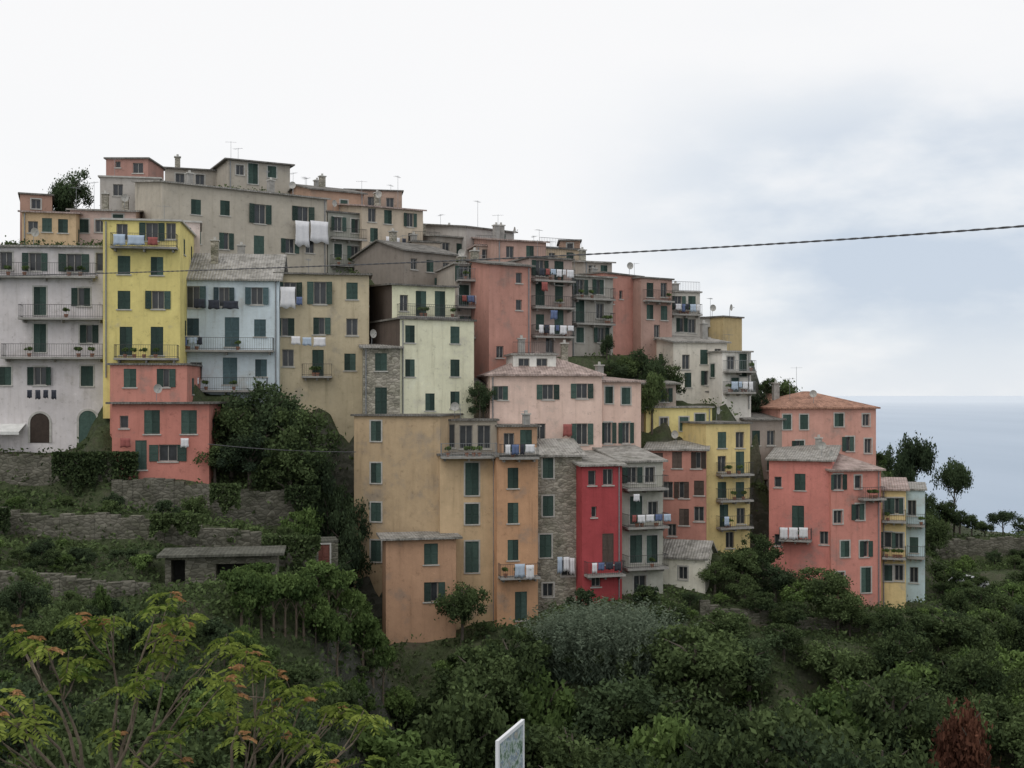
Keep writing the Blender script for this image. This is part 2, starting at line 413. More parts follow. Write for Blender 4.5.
    for u0,u1,v in awn:
        s0,z=pick('f',u0,v); s1,_=pick('f',u1,v); s1=min(s1,W-.05); ab=MB(); ab.slab([(0,-1.5,-.55),(s1-s0,-1.5,-.55),(s1-s0,-.02,0),(0,-.02,0)],.03)
        ab.quad((0,-1.5,-.55),(s1-s0,-1.5,-.55),(s1-s0,-1.5,-.75),(0,-1.5,-.75)); obj('awning',ab.mesh('awning',[M['awn']]),root,(s0,0,z))
    if ctrl:
        for f in (0.0,0.5,1.0):
            p=O+t*(W*f)-nin*0.6; CTRL.append((p.x,p.y,zb_w))
            p=O+t*(W*f)+nin*1.5; CTRL.append((p.x,p.y,zb_w+0.1))
    FOOT.append((a.x,a.y,t.x,t.y,W,D))
    return root
CLM={'white':plain('white_cloth',(0.70,0.70,0.72),0.95,0.08),'blue':plain('blue_cloth',(0.12,0.16,0.28),0.95,0.2),'dark':plain('dark_cloth',(0.045,0.05,0.065),0.95,0.3),
     'red':plain('red_cloth',(0.30,0.10,0.09),0.95,0.2),'lblue':plain('pale_blue_cloth',(0.42,0.50,0.60),0.95,0.1)}
CLN={'white':'white bed sheet','blue':'blue shirt','dark':'dark garment','red':'red towel','lblue':'pale blue towel'}
def garment(p,yaw,w,h,cm):
    n=9; m=5; ph=R.uniform(0,6); v=[];f=[]
    for j in range(m):
        for i in range(n):
            x=(i/(n-1)-.5)*w*(1-0.06*math.sin(j)); z=h*(1-j/(m-1))-(0.06*h*math.sin(i*1.3+ph) if j==m-1 else 0)
            v.append((x,0.05*math.sin(i*1.7+ph)*(0.3+j/m),z))
    for j in range(m-1):
        for i in range(n-1): a=j*n+i; f.append((a,a+1,a+n+1,a+n))
    me=bpy.data.meshes.new('cloth'); me.from_pydata(v,[],f); me.materials.append(CLM[cm])
    for q in me.polygons: q.use_smooth=True
    o=obj('hanging_cloth',me,None,p,yaw)
    md=o.modifiers.new('s','SOLIDIFY'); md.thickness=0.012
    top(o,CLN[cm]+' hung out to dry from a house front','laundry','laundry drying on the house fronts')
# ------------------------------------------------------------ leaves
def leaf_mesh(name,c,size,tint,mat,ratio=0.55,dirs=None):
    n=len(c); a=NR.normal(size=(n,3)) if dirs is None else dirs+0.25*NR.normal(size=(n,3))
    a/=np.linalg.norm(a,axis=1)[:,None]
    b=NR.normal(size=(n,3)); b-= (b*a).sum(1)[:,None]*a; b/=np.linalg.norm(b,axis=1)[:,None]
    s=size[:,None]; v=np.empty((n,4,3)); v[:,0]=c-a*s; v[:,1]=c+b*s*ratio; v[:,2]=c+a*s; v[:,3]=c-b*s*ratio
    me=bpy.data.meshes.new(name); me.vertices.add(4*n); me.vertices.foreach_set('co',v.reshape(-1).astype(np.float32))
    me.loops.add(4*n); me.loops.foreach_set('vertex_index',np.arange(4*n,dtype=np.int32))
    me.polygons.add(n); me.polygons.foreach_set('loop_start',np.arange(0,4*n,4,dtype=np.int32))
    me.update(calc_edges=True)
    at=me.attributes.new('tint','FLOAT','FACE'); at.data.foreach_set('value',tint.astype(np.float32))
    me.materials.append(mat); return me
def crown_pts(nc,nl,rx,rz,cz,cr=0.2,low=-0.9,lobes=6):
    cs=[];ts=[]; LB=[]
    for i in range(lobes):
        a=i*2.4+NR.uniform(-.4,.4); r=.52*math.sqrt((i+.3)/lobes)+.1; zz=NR.uniform(-.35,.55) if i else .5
        LB.append((np.array([math.cos(a)*r,math.sin(a)*r,zz*(1 if i%2 else .6)]),NR.uniform(.36,.55)))
    k=0
    while k<nc:
        lc,lr=LB[k%lobes]; p=NR.normal(size=3); p/=np.linalg.norm(p)
        if p[2]<-0.6: continue
        r=NR.uniform(.3,1.0)**.5; q0=lc+p*lr*r
        if q0[2]<low: continue
        k+=1
        q=np.array([q0[0]*rx,q0[1]*rx,cz+q0[2]*rz])
        rr=cr*NR.uniform(.5,1.2); m=int(nl*rr/cr)
        d=NR.normal(size=(m,3)); d/=np.linalg.norm(d,axis=1)[:,None]; d*=(NR.uniform(0,1,size=(m,1))**.6)
        d*=rr*rx*np.array([1,1,.8])
        tt=0.34+0.16*d[:,2]/(rr*rx)+NR.normal(0,.10,m)+NR.uniform(-.16,.16)+0.28*p[2]*r+.08*q0[2]  # leaves lighter toward lobe tops, darker below: top light painted into the tint
        cs.append(q+d); ts.append(tt)
    A=np.concatenate(cs); m=len(A)//5; idx=NR.integers(0,len(A),m); cs.append(A[idx]+NR.normal(0,.05*rx*2,(m,3))); ts.append(NR.normal(.4,.15,m))
    return np.concatenate(cs),np.concatenate(ts)
def trunk_mesh(name,h,rx,cz,r=0.03,mat='bark',n=7):
    b=MB(); b.tube([(0,0,-0.12),(0.01,0,h*.3),(-.01,.01,h*.6),(0,0,h)],[r*1.3,r,r*.75,r*.3],7)
    for i in range(n):
        a=i*2.4; z=h*(.35+.5*i/n); e=Vector((math.cos(a)*rx*.7,math.sin(a)*rx*.7,z+.22))
        mid=Vector((math.cos(a)*rx*.3,math.sin(a)*rx*.3,z+.14)); b.tube([(0,0,z),mid,e],[r*.5,r*.32,r*.1],5)
    return b.mesh(name,[M[mat]])
TV={}
for i in range(5):
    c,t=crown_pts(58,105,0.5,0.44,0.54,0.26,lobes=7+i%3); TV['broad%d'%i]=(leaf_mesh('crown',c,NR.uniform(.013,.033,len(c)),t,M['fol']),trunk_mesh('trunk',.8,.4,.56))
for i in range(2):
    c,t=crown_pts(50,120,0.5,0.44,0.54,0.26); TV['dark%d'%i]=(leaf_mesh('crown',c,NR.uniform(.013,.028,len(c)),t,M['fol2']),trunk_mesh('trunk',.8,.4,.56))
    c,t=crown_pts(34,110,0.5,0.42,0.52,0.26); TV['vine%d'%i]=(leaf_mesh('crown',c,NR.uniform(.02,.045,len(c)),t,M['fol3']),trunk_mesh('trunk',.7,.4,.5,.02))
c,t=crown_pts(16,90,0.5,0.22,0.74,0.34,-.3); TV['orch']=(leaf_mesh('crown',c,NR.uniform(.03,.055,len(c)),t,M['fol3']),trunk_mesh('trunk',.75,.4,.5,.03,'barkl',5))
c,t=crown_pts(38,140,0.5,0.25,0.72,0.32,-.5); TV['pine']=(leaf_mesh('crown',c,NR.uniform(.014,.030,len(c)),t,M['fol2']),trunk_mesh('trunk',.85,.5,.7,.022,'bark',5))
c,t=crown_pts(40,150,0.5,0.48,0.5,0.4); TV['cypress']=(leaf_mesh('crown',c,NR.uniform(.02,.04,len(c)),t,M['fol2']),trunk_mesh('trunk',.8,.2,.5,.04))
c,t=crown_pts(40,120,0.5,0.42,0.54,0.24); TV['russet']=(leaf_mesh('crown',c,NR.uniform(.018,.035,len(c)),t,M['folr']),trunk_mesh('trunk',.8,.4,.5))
def reed():
    C_=[];D_=[];S_=[];T_=[]
    for s in range(90):
        x0,y0=NR.normal(0,.19,2); h=NR.uniform(.6,1.0); lx,ly=x0*.6+NR.normal(0,.06),y0*.6+NR.normal(0,.06)
        for j in range(40):
            t=((j+NR.uniform(0,1))/40)**.8; p=np.array([x0+lx*t*t,y0+ly*t*t,h*t]); a=NR.uniform(0,6.28)
            d=np.array([math.cos(a)*.8+lx,math.sin(a)*.8+ly,.8-.7*t]); d/=np.linalg.norm(d); L=NR.uniform(.03,.06)*(1.1-.4*t)
            C_.append(p+d*L); D_.append(d*3); S_.append(L); T_.append(.25+.45*t+NR.normal(0,.1))
    return leaf_mesh('crown',np.array(C_),np.array(S_),np.array(T_),M['folg'],0.24,np.array(D_))
for i in range(3): TV['reed%d'%i]=(reed(),trunk_mesh('trunk',.6,.3,.5,.010,'bark',4))
for i in range(3):
    c,t=crown_pts(16,110,0.5,0.5,0.35,0.36,-.2); TV['shrub%d'%i]=(leaf_mesh('crown',c,NR.uniform(.03,.06,len(c)),t,[M['fol'],M['fol3'],M['fol2']][i]),trunk_mesh('stem',.4,.3,.3,.02,'bark',4))
c,t=crown_pts(7,50,0.5,0.5,0.45,0.5,-.2,3); POTL=leaf_mesh('plant',c,NR.uniform(.06,.12,len(c)),t,M['fol3'])
def leafpot(root,p,rz,dep):
    k='potm'
    if k not in CA:
        b=MB(); b.cyl((0,0,0),(0,0,.26),.11,.16,9); CA[k]=b.mesh('flower_pot',[M['pot']])
    off=Matrix.Rotation(rz,3,'Z')@Vector((0,-dep+.25,0))
    o=obj('flower_pot',CA[k],root,p+off+Vector((0,0,.002)))
    obj('plant',POTL,o,(0,0,.24),R.uniform(0,6),scale=(.6,.6,.6))

# ============================================================ HOUSES
H=house
H('pale lilac grey plastered house with two long iron balconies',(-70,84),(106,85),246,448,9,(166,162,165),'shed',0.7,'slate',
  [(-30,262,'o'),(6,261,'w'),(35,262,'o'),(74,263,'o',1.1),(100,262,'w',.6),(-20,300,'s'),(40,301,'d'),(84,297,'s'),(-20,340,'s'),(40,338,'d'),(86,334,'s'),(5,376,'s'),(40,376,'o'),(87,376,'s',.9,1.5),(40,428,'a',1.4,2.2),(88,428,'a',1.3,2.6)],
  [(22,106,318),(5,106,357),(-5,98,276,.7)],cloth=[(32,37,390,398,'dark'),(40,45,390,399,'dark'),(48,53,390,398,'dark'),(56,61,390,399,'dark')],chim=2,ant=1,dish=True,awn=[(-14,26,424)],extra=0)
H('tall narrow mustard yellow house with green shutters',(103,83.6),(180,84.4),220,364,9,(184,168,66),'flat',0,'trim',
  [(124,265,'s'),(157,266,'s'),(124,300,'s'),(158,300,'o'),(126,341,'d'),(157,341,'d'),(122,232,'w',.8,1.2),(152,231,'o'),(171,231,'w',.7,1.2)],
  [(116,179,358),(112,178,247,.8)],cloth=[(116,128,236,247,'lblue'),(130,147,237,247,'lblue'),(150,160,239,247,'red')],pipe=True,ant=1,extra=0)
H('coral pink house with green shuttered windows',(110,83.0),(187,83.4),365,408,8,(170,101,84),'flat',0,'slated',[(130,378,'s'),(163,378,'s')],[],extra=0)
H('coral pink lower house block with dark flat roof',(112,81.0),(209,81.6),404,477,6,(166,92,76),'flat',0,'slated',
  [(152,422,'s',1.1,1.7),(189,422,'s',1.1,1.7),(168,453,'o',1.3,1.2),(124,422,'w',.6,.9),(141,455,'d',.8)],[],ext=3,oh=.6,
  cloth=[(122,132,438,447,'red'),(182,190,438,447,'white')],extra=0)
H('light blue house with stone slab roof and balconies',(176,88),(279,89),278,394,8,(155,172,182),'gx',2.3,'slate',
  [(193,297,'o',1.0,1.7),(224,297,'o',.8,1.5),(257,296,'o'),(193,327,'s'),(232,332,'d',1.1,2.3),(260,328,'s'),(196,371,'w'),(230,371,'d',1.1),(261,368,'s')],
  [(180,274,350),(184,268,390,1.0)],sh='blue',cloth=[(196,207,300,309,'dark'),(210,221,301,310,'dark'),(224,240,302,310,'dark')],chim=2,extra=0)
H('beige ochre house with laundry lines under the windows',(277,90),(369,91),274,404,8,(156,143,110),'shed',0.5,'slated',
  [(290,293,'o',1,1.7),(320,293,'o',1,1.8),(352,291,'s'),(288,327,'s',1,1.4),(319,326,'s'),(352,327,'w'),(288,358,'w'),(318,363,'d'),(350,362,'s')],
  [(302,332,376,.7)],cloth=[(281,296,288,309,'white'),(297,303,298,306,'blue'),(292,301,337,345,'white'),(303,312,338,346,'lblue'),(314,326,338,347,'white')],ant=1)
H('cream plastered house with green shutters',(400,88),(474,91),319,414,12,(200,187,152),'flat',0,'slated',
  [(410,334,'s',.8),(455,335,'s',.8),(410,368,'s',.8),(455,368,'s',.8),(430,402,'s',.8),(455,400,'s',.8)],[],smat=(72,60,52),terrail=True,pipe=True,extra=0)  # side walls get a dark brown colour that paints in their shadow
H('cream upper storey with side wall coloured dark brown as its shadowed side',(392,90.5),(455,92.8),285,321,11,(196,184,148),'shed',.6,'slated',
  [(404,303,'w',.7,1.3),(421,304,'d'),(440,304,'d')],[(397,454,316,.8)],smat=(70,58,50),ctrl=False,extra=0)  # shade of the side wall is put into its dark brown colour
H('narrow rough stone house with green shutters',(363,87),(400,87.4),348,415,5,M['stone'],'shed',.4,'slate',[(381,362,'s'),(381,402,'d')],[],extra=0)
H('long weathered grey beige house with many small windows',(162,100),(327,109),182,278,8,(146,139,124),'shed',1.2,'slate',
  [(196,207,'s'),(225,208,'s'),(260,214,'o',1.1,1.8),(303,214,'o',1.1,1.4),(180,236,'w'),(196,236,'s'),(224,241,'s',.9,1.5),(259,246,'s',1,1.9),(290,246,'o'),(310,246,'w'),(240,262,'w')],
  [],cloth=[(293,307,221,247,'white'),(308,326,221,244,'white')],chim=2,ant=2,dish=True)
H('grey green balconied house',(328,109),(366,111),212,276,7,(124,126,116),'flat',0,'slated',[(338,224,'o',.8),(355,226,'s',.8),(338,251,'s',.8),(355,253,'o',.8)],[(330,364,238,.8),(330,364,265,.8)],ant=1)
H('plain grey house block on the hilltop',(100,108),(160,109),177,216,7,(142,138,132),'flat',0,'trim',[(118,190,'w',.9,1.1),(145,188,'w',.9,1.1)],[],ant=1,chim=1)
H('small brick red rooftop room',(106,110.5),(148,110.5),159,178,5,(138,96,84),'flat',0,'slated',[(138,168,'w',1,1)],[],ctrl=False)
H('low grey hilltop house with flat roof',(165,119),(232,121),168,196,7,(138,131,120),'shed',1.0,'slated',[(180,180,'w'),(200,181,'w')],[],chim=1)
H('grey beige hilltop house with flat slab roof',(228,116),(290,119),160,192,7,(142,135,122),'flat',0,'slated',[(240,170,'w',.8,1),(253,173,'d',1),(272,172,'s',.9,1.2)],[],ant=2,oh=.7)
H('ochre house with green shutters under a slab roof',(22,98),(76,99),212,247,7,(166,138,94),'shed',.8,'pinkroof',[(33,227,'w',.8,1),(47,225,'s',.8,1.2),(63,226,'s',.8,1.2)],[],ant=1)
H('small brick coloured rooftop block',(20,106),(52,107),194,213,5,(138,102,84),'flat',0,'slated',[(36,204,'w',.8,.9)],[],ctrl=False)
H('pink beige house with grey slab roof',(70,101),(136,102),210,247,7,(168,142,130),'shed',1.1,'slate',[(84,226,'s',.8,1.2),(100,226,'w',.8,1.1),(118,222,'s')],[],chim=2,ant=1)
H('small whitewashed house with one shuttered window',(176,92),(200,92.5),222,262,5,(172,157,150),'flat',0,'trim',[(186,235,'s',.8,1.2)],[])
H('tan orange rendered stone house',(311,114),(364,117),189,245,8,(150,117,93),'gx',1.0,'slated',[(322,204,'w',.8,1.1),(344,206,'s',.8,1.2),(350,228,'w',.7,1)],[],chim=2,ant=2)
H('beige house with laundry beneath shuttered windows',(362,110),(423,113),206,272,8,(156,142,121),'shed',1.3,'pinkroof',
  [(372,214,'w',.8),(388,217,'s',.8),(410,220,'o',.7),(374,235,'s',.8),(390,230,'o',.8),(412,240,'w',.8),(376,256,'w',.8),(395,258,'s',.8),(412,260,'w',.7)],[],
  cloth=[(384,390,237,252,'white'),(391,398,238,250,'white'),(400,404,239,249,'dark')],chim=2,ant=2)
H('upper tan house with flat roof',(345,120),(402,121),190,215,6,(142,117,100),'flat',0,'slated',[(372,202,'w',.9,1.1),(390,203,'w',.8,1.1)],[],ctrl=False,ant=1)
H('broad grey brown plastered house with low pitched roof',(404,103),(456,107),250,300,8,(120,111,101),'gx',1.2,'slated',[(414,264,'w',.7,1),(430,266,'s',.8,1.1),(446,268,'w',.7,1),(438,284,'s',.8,1.1)],[],chim=1,smat=(108,100,92),ant=1)
H('small beige house with roof terrace on the ridge',(412,109),(440,110),242,270,5,(148,135,118),'flat',0,'slated',[(424,252,'s',.8,1.1)],[],terrail=True,chim=1)
H('grey house with slab roof on the ridge',(436,112),(470,114),236,262,7,(130,123,114),'shed',.8,'slate',[(446,248,'w',.8,1.1),(460,249,'s',.8,1.1)],[],chim=2,ant=1)
H('grey white house with lean-to roof on the ridge',(466,113),(514,117),227,262,7,(144,140,136),'shed',1.0,'slated',[(482,244,'w',.8,1),(499,240,'o',.8,1.3)],[],ant=1)
H('tiny rooftop room with a dark opening',(476,110),(496,110.5),246,262,4,(150,130,116),'flat',0,'pinkroof',[(486,254,'w',.8,.9)],[],ctrl=False,terrail=True)
H('tall grey house with stacked concrete balconies',(455,98),(494,99),264,384,7,(138,130,119),'flat',0,'slate',
  [(464,271,'o',.8),(482,271,'d',.9),(464,297,'d',.9),(482,298,'w',.8),(464,324,'s',.8),(482,325,'d',.9),(470,352,'w',.8),(484,352,'s',.8)],[(456,493,280,.9,'galv'),(456,493,307,.9,'galv'),(456,493,337,.9,'galv')],chim=1,ant=1)
H('tall salmon house with a blank plastered wall',(489,95.5),(531,97.5),264,376,7,(160,106,90),'gx',.6,'slated',[(519,278,'w',.6,.9),(519,305,'w',.6,.9),(500,352,'w',.7,1)],[],chim=1)
H('narrow multi storey house with stacked balconies',(530,98.2),(572,100),258,356,7,(140,120,112),'flat',0,'slated',
  [(540,268,'o',.8),(559,268,'d',.9),(540,293,'d',.9),(559,294,'s',.8),(540,322,'s',.8),(559,322,'d',.9),(550,345,'w',.8)],[(531,571,280),(531,571,307),(531,571,336)],cloth=[(536,542,283,292,'red'),(545,552,311,320,'blue')],ant=2,terrail=True)
H('salmon penthouse block above the village',(497,108),(546,110),240,268,6,(156,120,106),'shed',.9,'pinkroof',[(510,252,'w',.8,1.1),(530,252,'s',.8,1.2)],[],chim=2,ant=1)
H('ochre top storey with small windows',(540,110),(582,112),248,276,6,(154,134,104),'flat',0,'slated',[(552,258,'w',.7,1),(570,258,'s',.8,1.1)],[],ant=2,terrail=True)
H('tiny brown roof room with flat top',(560,112),(580,112),241,250,4,(140,108,86),'flat',0,'slated',[(570,246,'w',.6,.5)],[],ctrl=False)
H('grey stone and plaster house with balconies',(571,101),(613,103),276,356,7,(134,130,122),'shed',.6,'slate',
  [(580,287,'o',.8),(600,287,'s',.8),(580,311,'d',.9),(600,311,'w',.8),(580,335,'s',.8),(601,335,'o',.8)],[(572,611,298,.8),(572,611,323,.8)],chim=1,ant=1)
H('small grey roof room behind the balconied house',(584,107),(612,108),262,280,4,(140,132,122),'shed',.5,'slate',[(592,270,'w',.7,.9),(604,270,'s',.7,.9)],[],ctrl=False,chim=1)
H('salmon house with blank gable wall and slab roof',(603,104),(642,108),273,352,9,(162,104,88),'flat',0,'slated',[(612,300,'w',.5,.7)],[],chim=1)
H('weathered salmon house with small shuttered windows',(641,106),(672,108),278,352,7,(144,110,97),'flat',0,'slated',[(650,290,'s',.8),(664,290,'w',.8),(650,312,'s',.8),(664,313,'s',.8),(657,332,'w',.7)],[(643,670,300,.7)],ant=1)
H('grey white house with roof terrace',(668,110),(700,111),292,352,7,(160,157,149),'flat',0,'slate',[(678,303,'o',.8),(692,303,'s',.8),(680,325,'s',.8),(692,326,'w',.8)],[(669,699,314,.8)],ant=2,chim=1,terrail=True)
H('small grey house with flat roof',(699,112),(724,112.4),318,356,6,(142,140,134),'flat',0,'slated',[(708,332,'w',.8,1),(717,332,'s',.7,1)],[],ant=1)
H('ochre walled house end block',(723,111),(742,113),317,352,6,(158,137,82),'flat',0,'slated',[],[])
H('off white plastered house with slab roof',(673,104),(727,106),342,398,7,(173,168,155),'shed',1.0,'slate',[(686,362,'w',.8),(704,357,'s',.8),(718,356,'w',.7),(708,378,'o',.8),(688,380,'s',.7)],[],chim=1,cloth=[(713,718,360,368,'white')])
H('white house with two projecting balconies',(722,103),(751,104),352,398,6,(176,173,166),'flat',0,'slate',[(731,363,'w',.8,1.2),(743,363,'d',.8),(735,385,'s',.8)],[(723,754,371,1.0,'galv'),(723,752,392,.9,'galv')],ant=1)
H('low stone house between the pink and white houses',(642,98.5),(676,99.5),384,412,6,(136,122,110),'shed',.7,'slate',[(650,396,'w',.7,1),(664,395,'s',.8,1.2)],[],chim=1,dish=False)
H('large pale pink house with hipped weathered roof',(490,90),(602,91.2),376,456,10,(190,154,140),'hip',2.0,'pinkroof',
  [(503,393,'s',.8,1.1),(548,392,'o',.9,1.2),(582,391,'o',.9,1.2),(500,433,'w',.9),(540,432,'w'),(582,434,'o',.9,1.7)],[],chim=2,pipe=True,cloth=[(562,571,424,436,'red')],extra=0)
H('pale pink house wing with narrow green shutters',(601,91.8),(641,93.2),382,456,8,(188,150,134),'shed',.5,'pinkroof',[(609,395,'s',.7),(626,396,'s',.8),(608,433,'o',.7,1.7),(626,433,'o',.7,1.7)],[],chim=1,extra=0)
H('small white framed rooftop dormer room',(513,91.5),(556,92),355,373,4,(196,190,178),'flat',0,'slate',[(524,364,'w',.9,.9),(542,364,'w',.9,.9)],[],ctrl=False,terrail=True)
H('ochre tan tall apartment house with green shutters',(354,86),(440,84.6),416,640,9,(156,131,92),'flat',0,'slated',
  [(376,431,'s',.8,1.5),(376,473,'s',.8,1.5),(376,512,'s',.8,1.4),(376,551,'s',.8,1.6)],[],ext=7,oh=.35,dish=False,extra=0)
H('orange tan annex with overhanging slab roof',(386,80.8),(456,81.8),540,644,3.0,(158,116,80),'flat',0,'slate',[(431,554,'s',1.0,1.5),(431,592,'s',1,1.4)],[],ext=6,oh=.7,dish=False,extra=0)
H('golden ochre apartment house with roof terrace',(440,83.6),(497,84.2),456,628,7,(164,137,94),'flat',0,'slated',
  [(472,479,'s',1.0,2.4),(472,514,'s',1.0,1.5),(472,557,'s',1.0,2.3),(453,596,'w',.8,1.2)],[(440,496,456,1.0,'galv')],ext=6,pipe=True,dish=False,extra=0)
H('rooftop penthouse with lattice openings',(441,87),(497,87.3),421,457,5,(138,131,116),'flat',0,'slated',[(449,436,'w',.9,1.8),(466,437,'w',1,1.8),(484,437,'w',1,1.8)],[],ctrl=False,ant=1,dish=True)
H('orange plastered house with green shutters',(497,82.8),(538,83.4),457,624,7,(166,119,74),'flat',0,'slated',
  [(513,478,'s',.8,1.5),(513,513,'s',.8,1.5),(513,550,'s',.8,1.5),(521,606,'d',.9)],[(499,537,457,.8),(498,560,576,1.0)],ext=5,cloth=[(512,522,562,575,'lblue'),(523,531,563,577,'white')],extra=0)
H('brown orange top storey with balcony door',(499,86),(537,86.3),427,458,5,(144,108,74),'flat',0,'slated',[(509,443,'w',.8,1.5),(526,441,'d',.9,1.7)],[],ctrl=False,chim=1,ant=1)
H('rough grey stone house with green shutters',(538,84.6),(582,85.2),456,608,8,M['stone'],'gx',1.0,'slate',
  [(548,468,'s',.8,1.5),(548,506,'s',.8,1.5),(545,546,'s',.9,1.7),(555,547,'s',.8,1.7),(568,568,'w',1.0,1.2),(548,590,'w',.8,1)],[],ext=5,cloth=[(556,561,556,572,'lblue'),(562,568,556,570,'white'),(568,573,557,573,'white')],chim=1)
H('deep red narrow house with dark windows',(582,83.8),(622,84.6),466,602,8,(148,26,36),'shed',.8,'slate',
  [(592,478,'w',.6,1.1),(608,477,'w',.8,1.2),(594,512,'w',.4,.8),(608,549,'d',.9,2.3),(596,580,'w',.7,1)],[(584,622,574,.9)],ext=5,sh='brown',pipe=True,extra=0)
H('grey green house with three wide balconies',(622,86),(663,87),462,598,8,(143,144,133),'shed',1.1,'slate',
  [(632,475,'o',.8,1.2),(650,475,'w',.8,1.2),(636,510,'d',1.0),(653,510,'w',.8,1.3),(636,549,'d',1.0),(652,549,'d',.9),(640,584,'w',1,1.3)],[(622,663,488,1.1),(622,668,526,1.2),(620,663,567,1.1)],ext=5,smat=(130,126,112),cloth=[(628,634,493,500,'white')])
H('terracotta red house with slab roof',(647,93.5),(706,92.6),450,548,8,(154,95,79),'shed',.7,'slate',
  [(658,461,'s',.8),(677,460,'s',.8),(696,459,'s',.8),(668,490,'w',.8),(684,490,'s',.8),(699,488,'s',.8,1.2),(684,517,'s',.8),(699,514,'w',.8,1.2),(672,530,'w',.7,1)],[],chim=1,sh='brown')
H('wide yellow house with slab roof',(646,98),(712,99),408,470,8,(188,169,84),'flat',0,'slate',[(664,424,'w',.7,1.1),(684,424,'s',.8,1.2),(700,423,'s',.9,1.6)],[],chim=1,ant=1,extra=0)
H('tall yellow house with stacked balconies',(706,94.5),(750,95.8),424,558,8,(184,161,84),'flat',0,'slated',
  [(722,440,'s',.8),(740,440,'w',.8),(722,464,'w',.8),(740,464,'d',.8),(722,490,'s',.8),(740,490,'s',.8),(724,517,'d',.8),(741,516,'w',.8),(730,540,'w',.8)],[(716,749,474,.9),(716,749,500,.8),(716,749,527,.8)],ext=5,extra=0)
H('salmon house with dark slab cornice',(666,105),(746,106),392,424,7,(164,112,95),'shed',.8,'slated',[(684,402,'w',.8,1.1),(700,402,'s',.8,1.1),(716,402,'w',.8,1.1),(733,403,'s',.8,1.1)],[],ant=2,chim=1,)
H('grey brown rough plastered house',(746,103),(782,104),420,520,8,(120,109,100),'shed',.9,'slated',[(756,438,'s',.8),(771,438,'w',.8),(757,462,'w',.8),(771,463,'s',.8),(764,487,'w',.8)],[],ext=5,chim=1)
H('low house with terracotta roof behind the grey house',(744,109),(788,110),408,425,7,(152,122,108),'gx',1.3,'terra',[(765,416,'w',.6,.7)],[],ctrl=False)
H('salmon pink villa with hipped terracotta roof',(780,104),(876,106),409,470,9,(172,118,102),'hip',1.5,'terra',
  [(787,422,'s',.8),(804,422,'s',.8),(839,420,'s',.9,1.2),(866,420,'w',.7,1.1),(800,448,'s',.8),(850,444,'s',.8),(868,446,'w',.7)],[],chim=1,ant=2)
H('coral red house with slab roof and laundry balcony',(769,97),(832,95.3),460,588,9,(176,95,82),'shed',.8,'slate',
  [(800,482,'s',.9,1.4),(778,482,'w',.6,.9),(798,518,'d',1.0),(824,538,'w',.7,1.1),(778,540,'w',.6,1)],[(780,812,538,1.0)],ext=6,cloth=[(781,789,526,538,'white'),(790,799,526,538,'white'),(800,809,526,537,'white')],chim=1,extra=0)
H('coral pink house wing with small green windows',(831,95.1),(881,96.2),471,612,9,(178,104,88),'shed',1.1,'pinkroof',
  [(838,482,'o',.8,1.3),(858,482,'w',.6,1.1),(838,517,'w',.8,1.1),(860,512,'s',.8),(845,549,'s',.8),(864,549,'s',.8),(840,578,'w',.8,1),(866,580,'d',.9)],[(858,881,498,.9)],ext=6,pipe=True)
H('narrow orange yellow house with green shutters and balcony',(881,97.2),(906,96.6),490,608,8,(194,158,88),'shed',.4,'pinkroof',
  [(888,506,'s',.7),(899,506,'s',.7),(888,540,'o',.6),(899,541,'w',.7),(888,573,'s',.7),(899,573,'w',.7)],[(882,908,520,.8),(882,910,556,1.0)],ext=6,extra=0)
H('narrow pale blue house with balconies',(906,98.5),(925,98),490,602,8,(148,174,194),'flat',0,'slate',[(912,508,'w',.7),(920,508,'s',.6),(914,545,'s',.7),(914,575,'w',.7)],[(907,925,524,.8),(907,925,556,.8)],ext=6,extra=0)
H('small whitewashed shed with slab roof',(659,90),(705,88.8),556,590,4,(186,181,166),'gx',1.0,'slate',[(683,573,'w',.7,1.0)],[],name='shed',cat='shed')
H('low stone terrace hut with thin flat slab roof',(165,66),(277,67),557,586,2.6,M['terr'],'flat',0,'hutroof',[(178,572,'e',.8,1.4),(244,572,'e',3.2,1.0)],[],name='hut',cat='hut',oh=.7)
H('small ochre garden house by the wall',(448,92.6),(486,93.4),384,420,5,(152,140,114),'shed',.5,'slated',[(466,400,'w',.7,1.1)],[],)
H('tiny stone outhouse with a reddish brown door',(308,77.5),(338,78),543,572,2.0,M['terr'],'flat',0,'hutroof',[(323,557,'s',.9,1.7)],[],name='outhouse',cat='outhouse',sh='rust',ctrl=True,oh=.05)

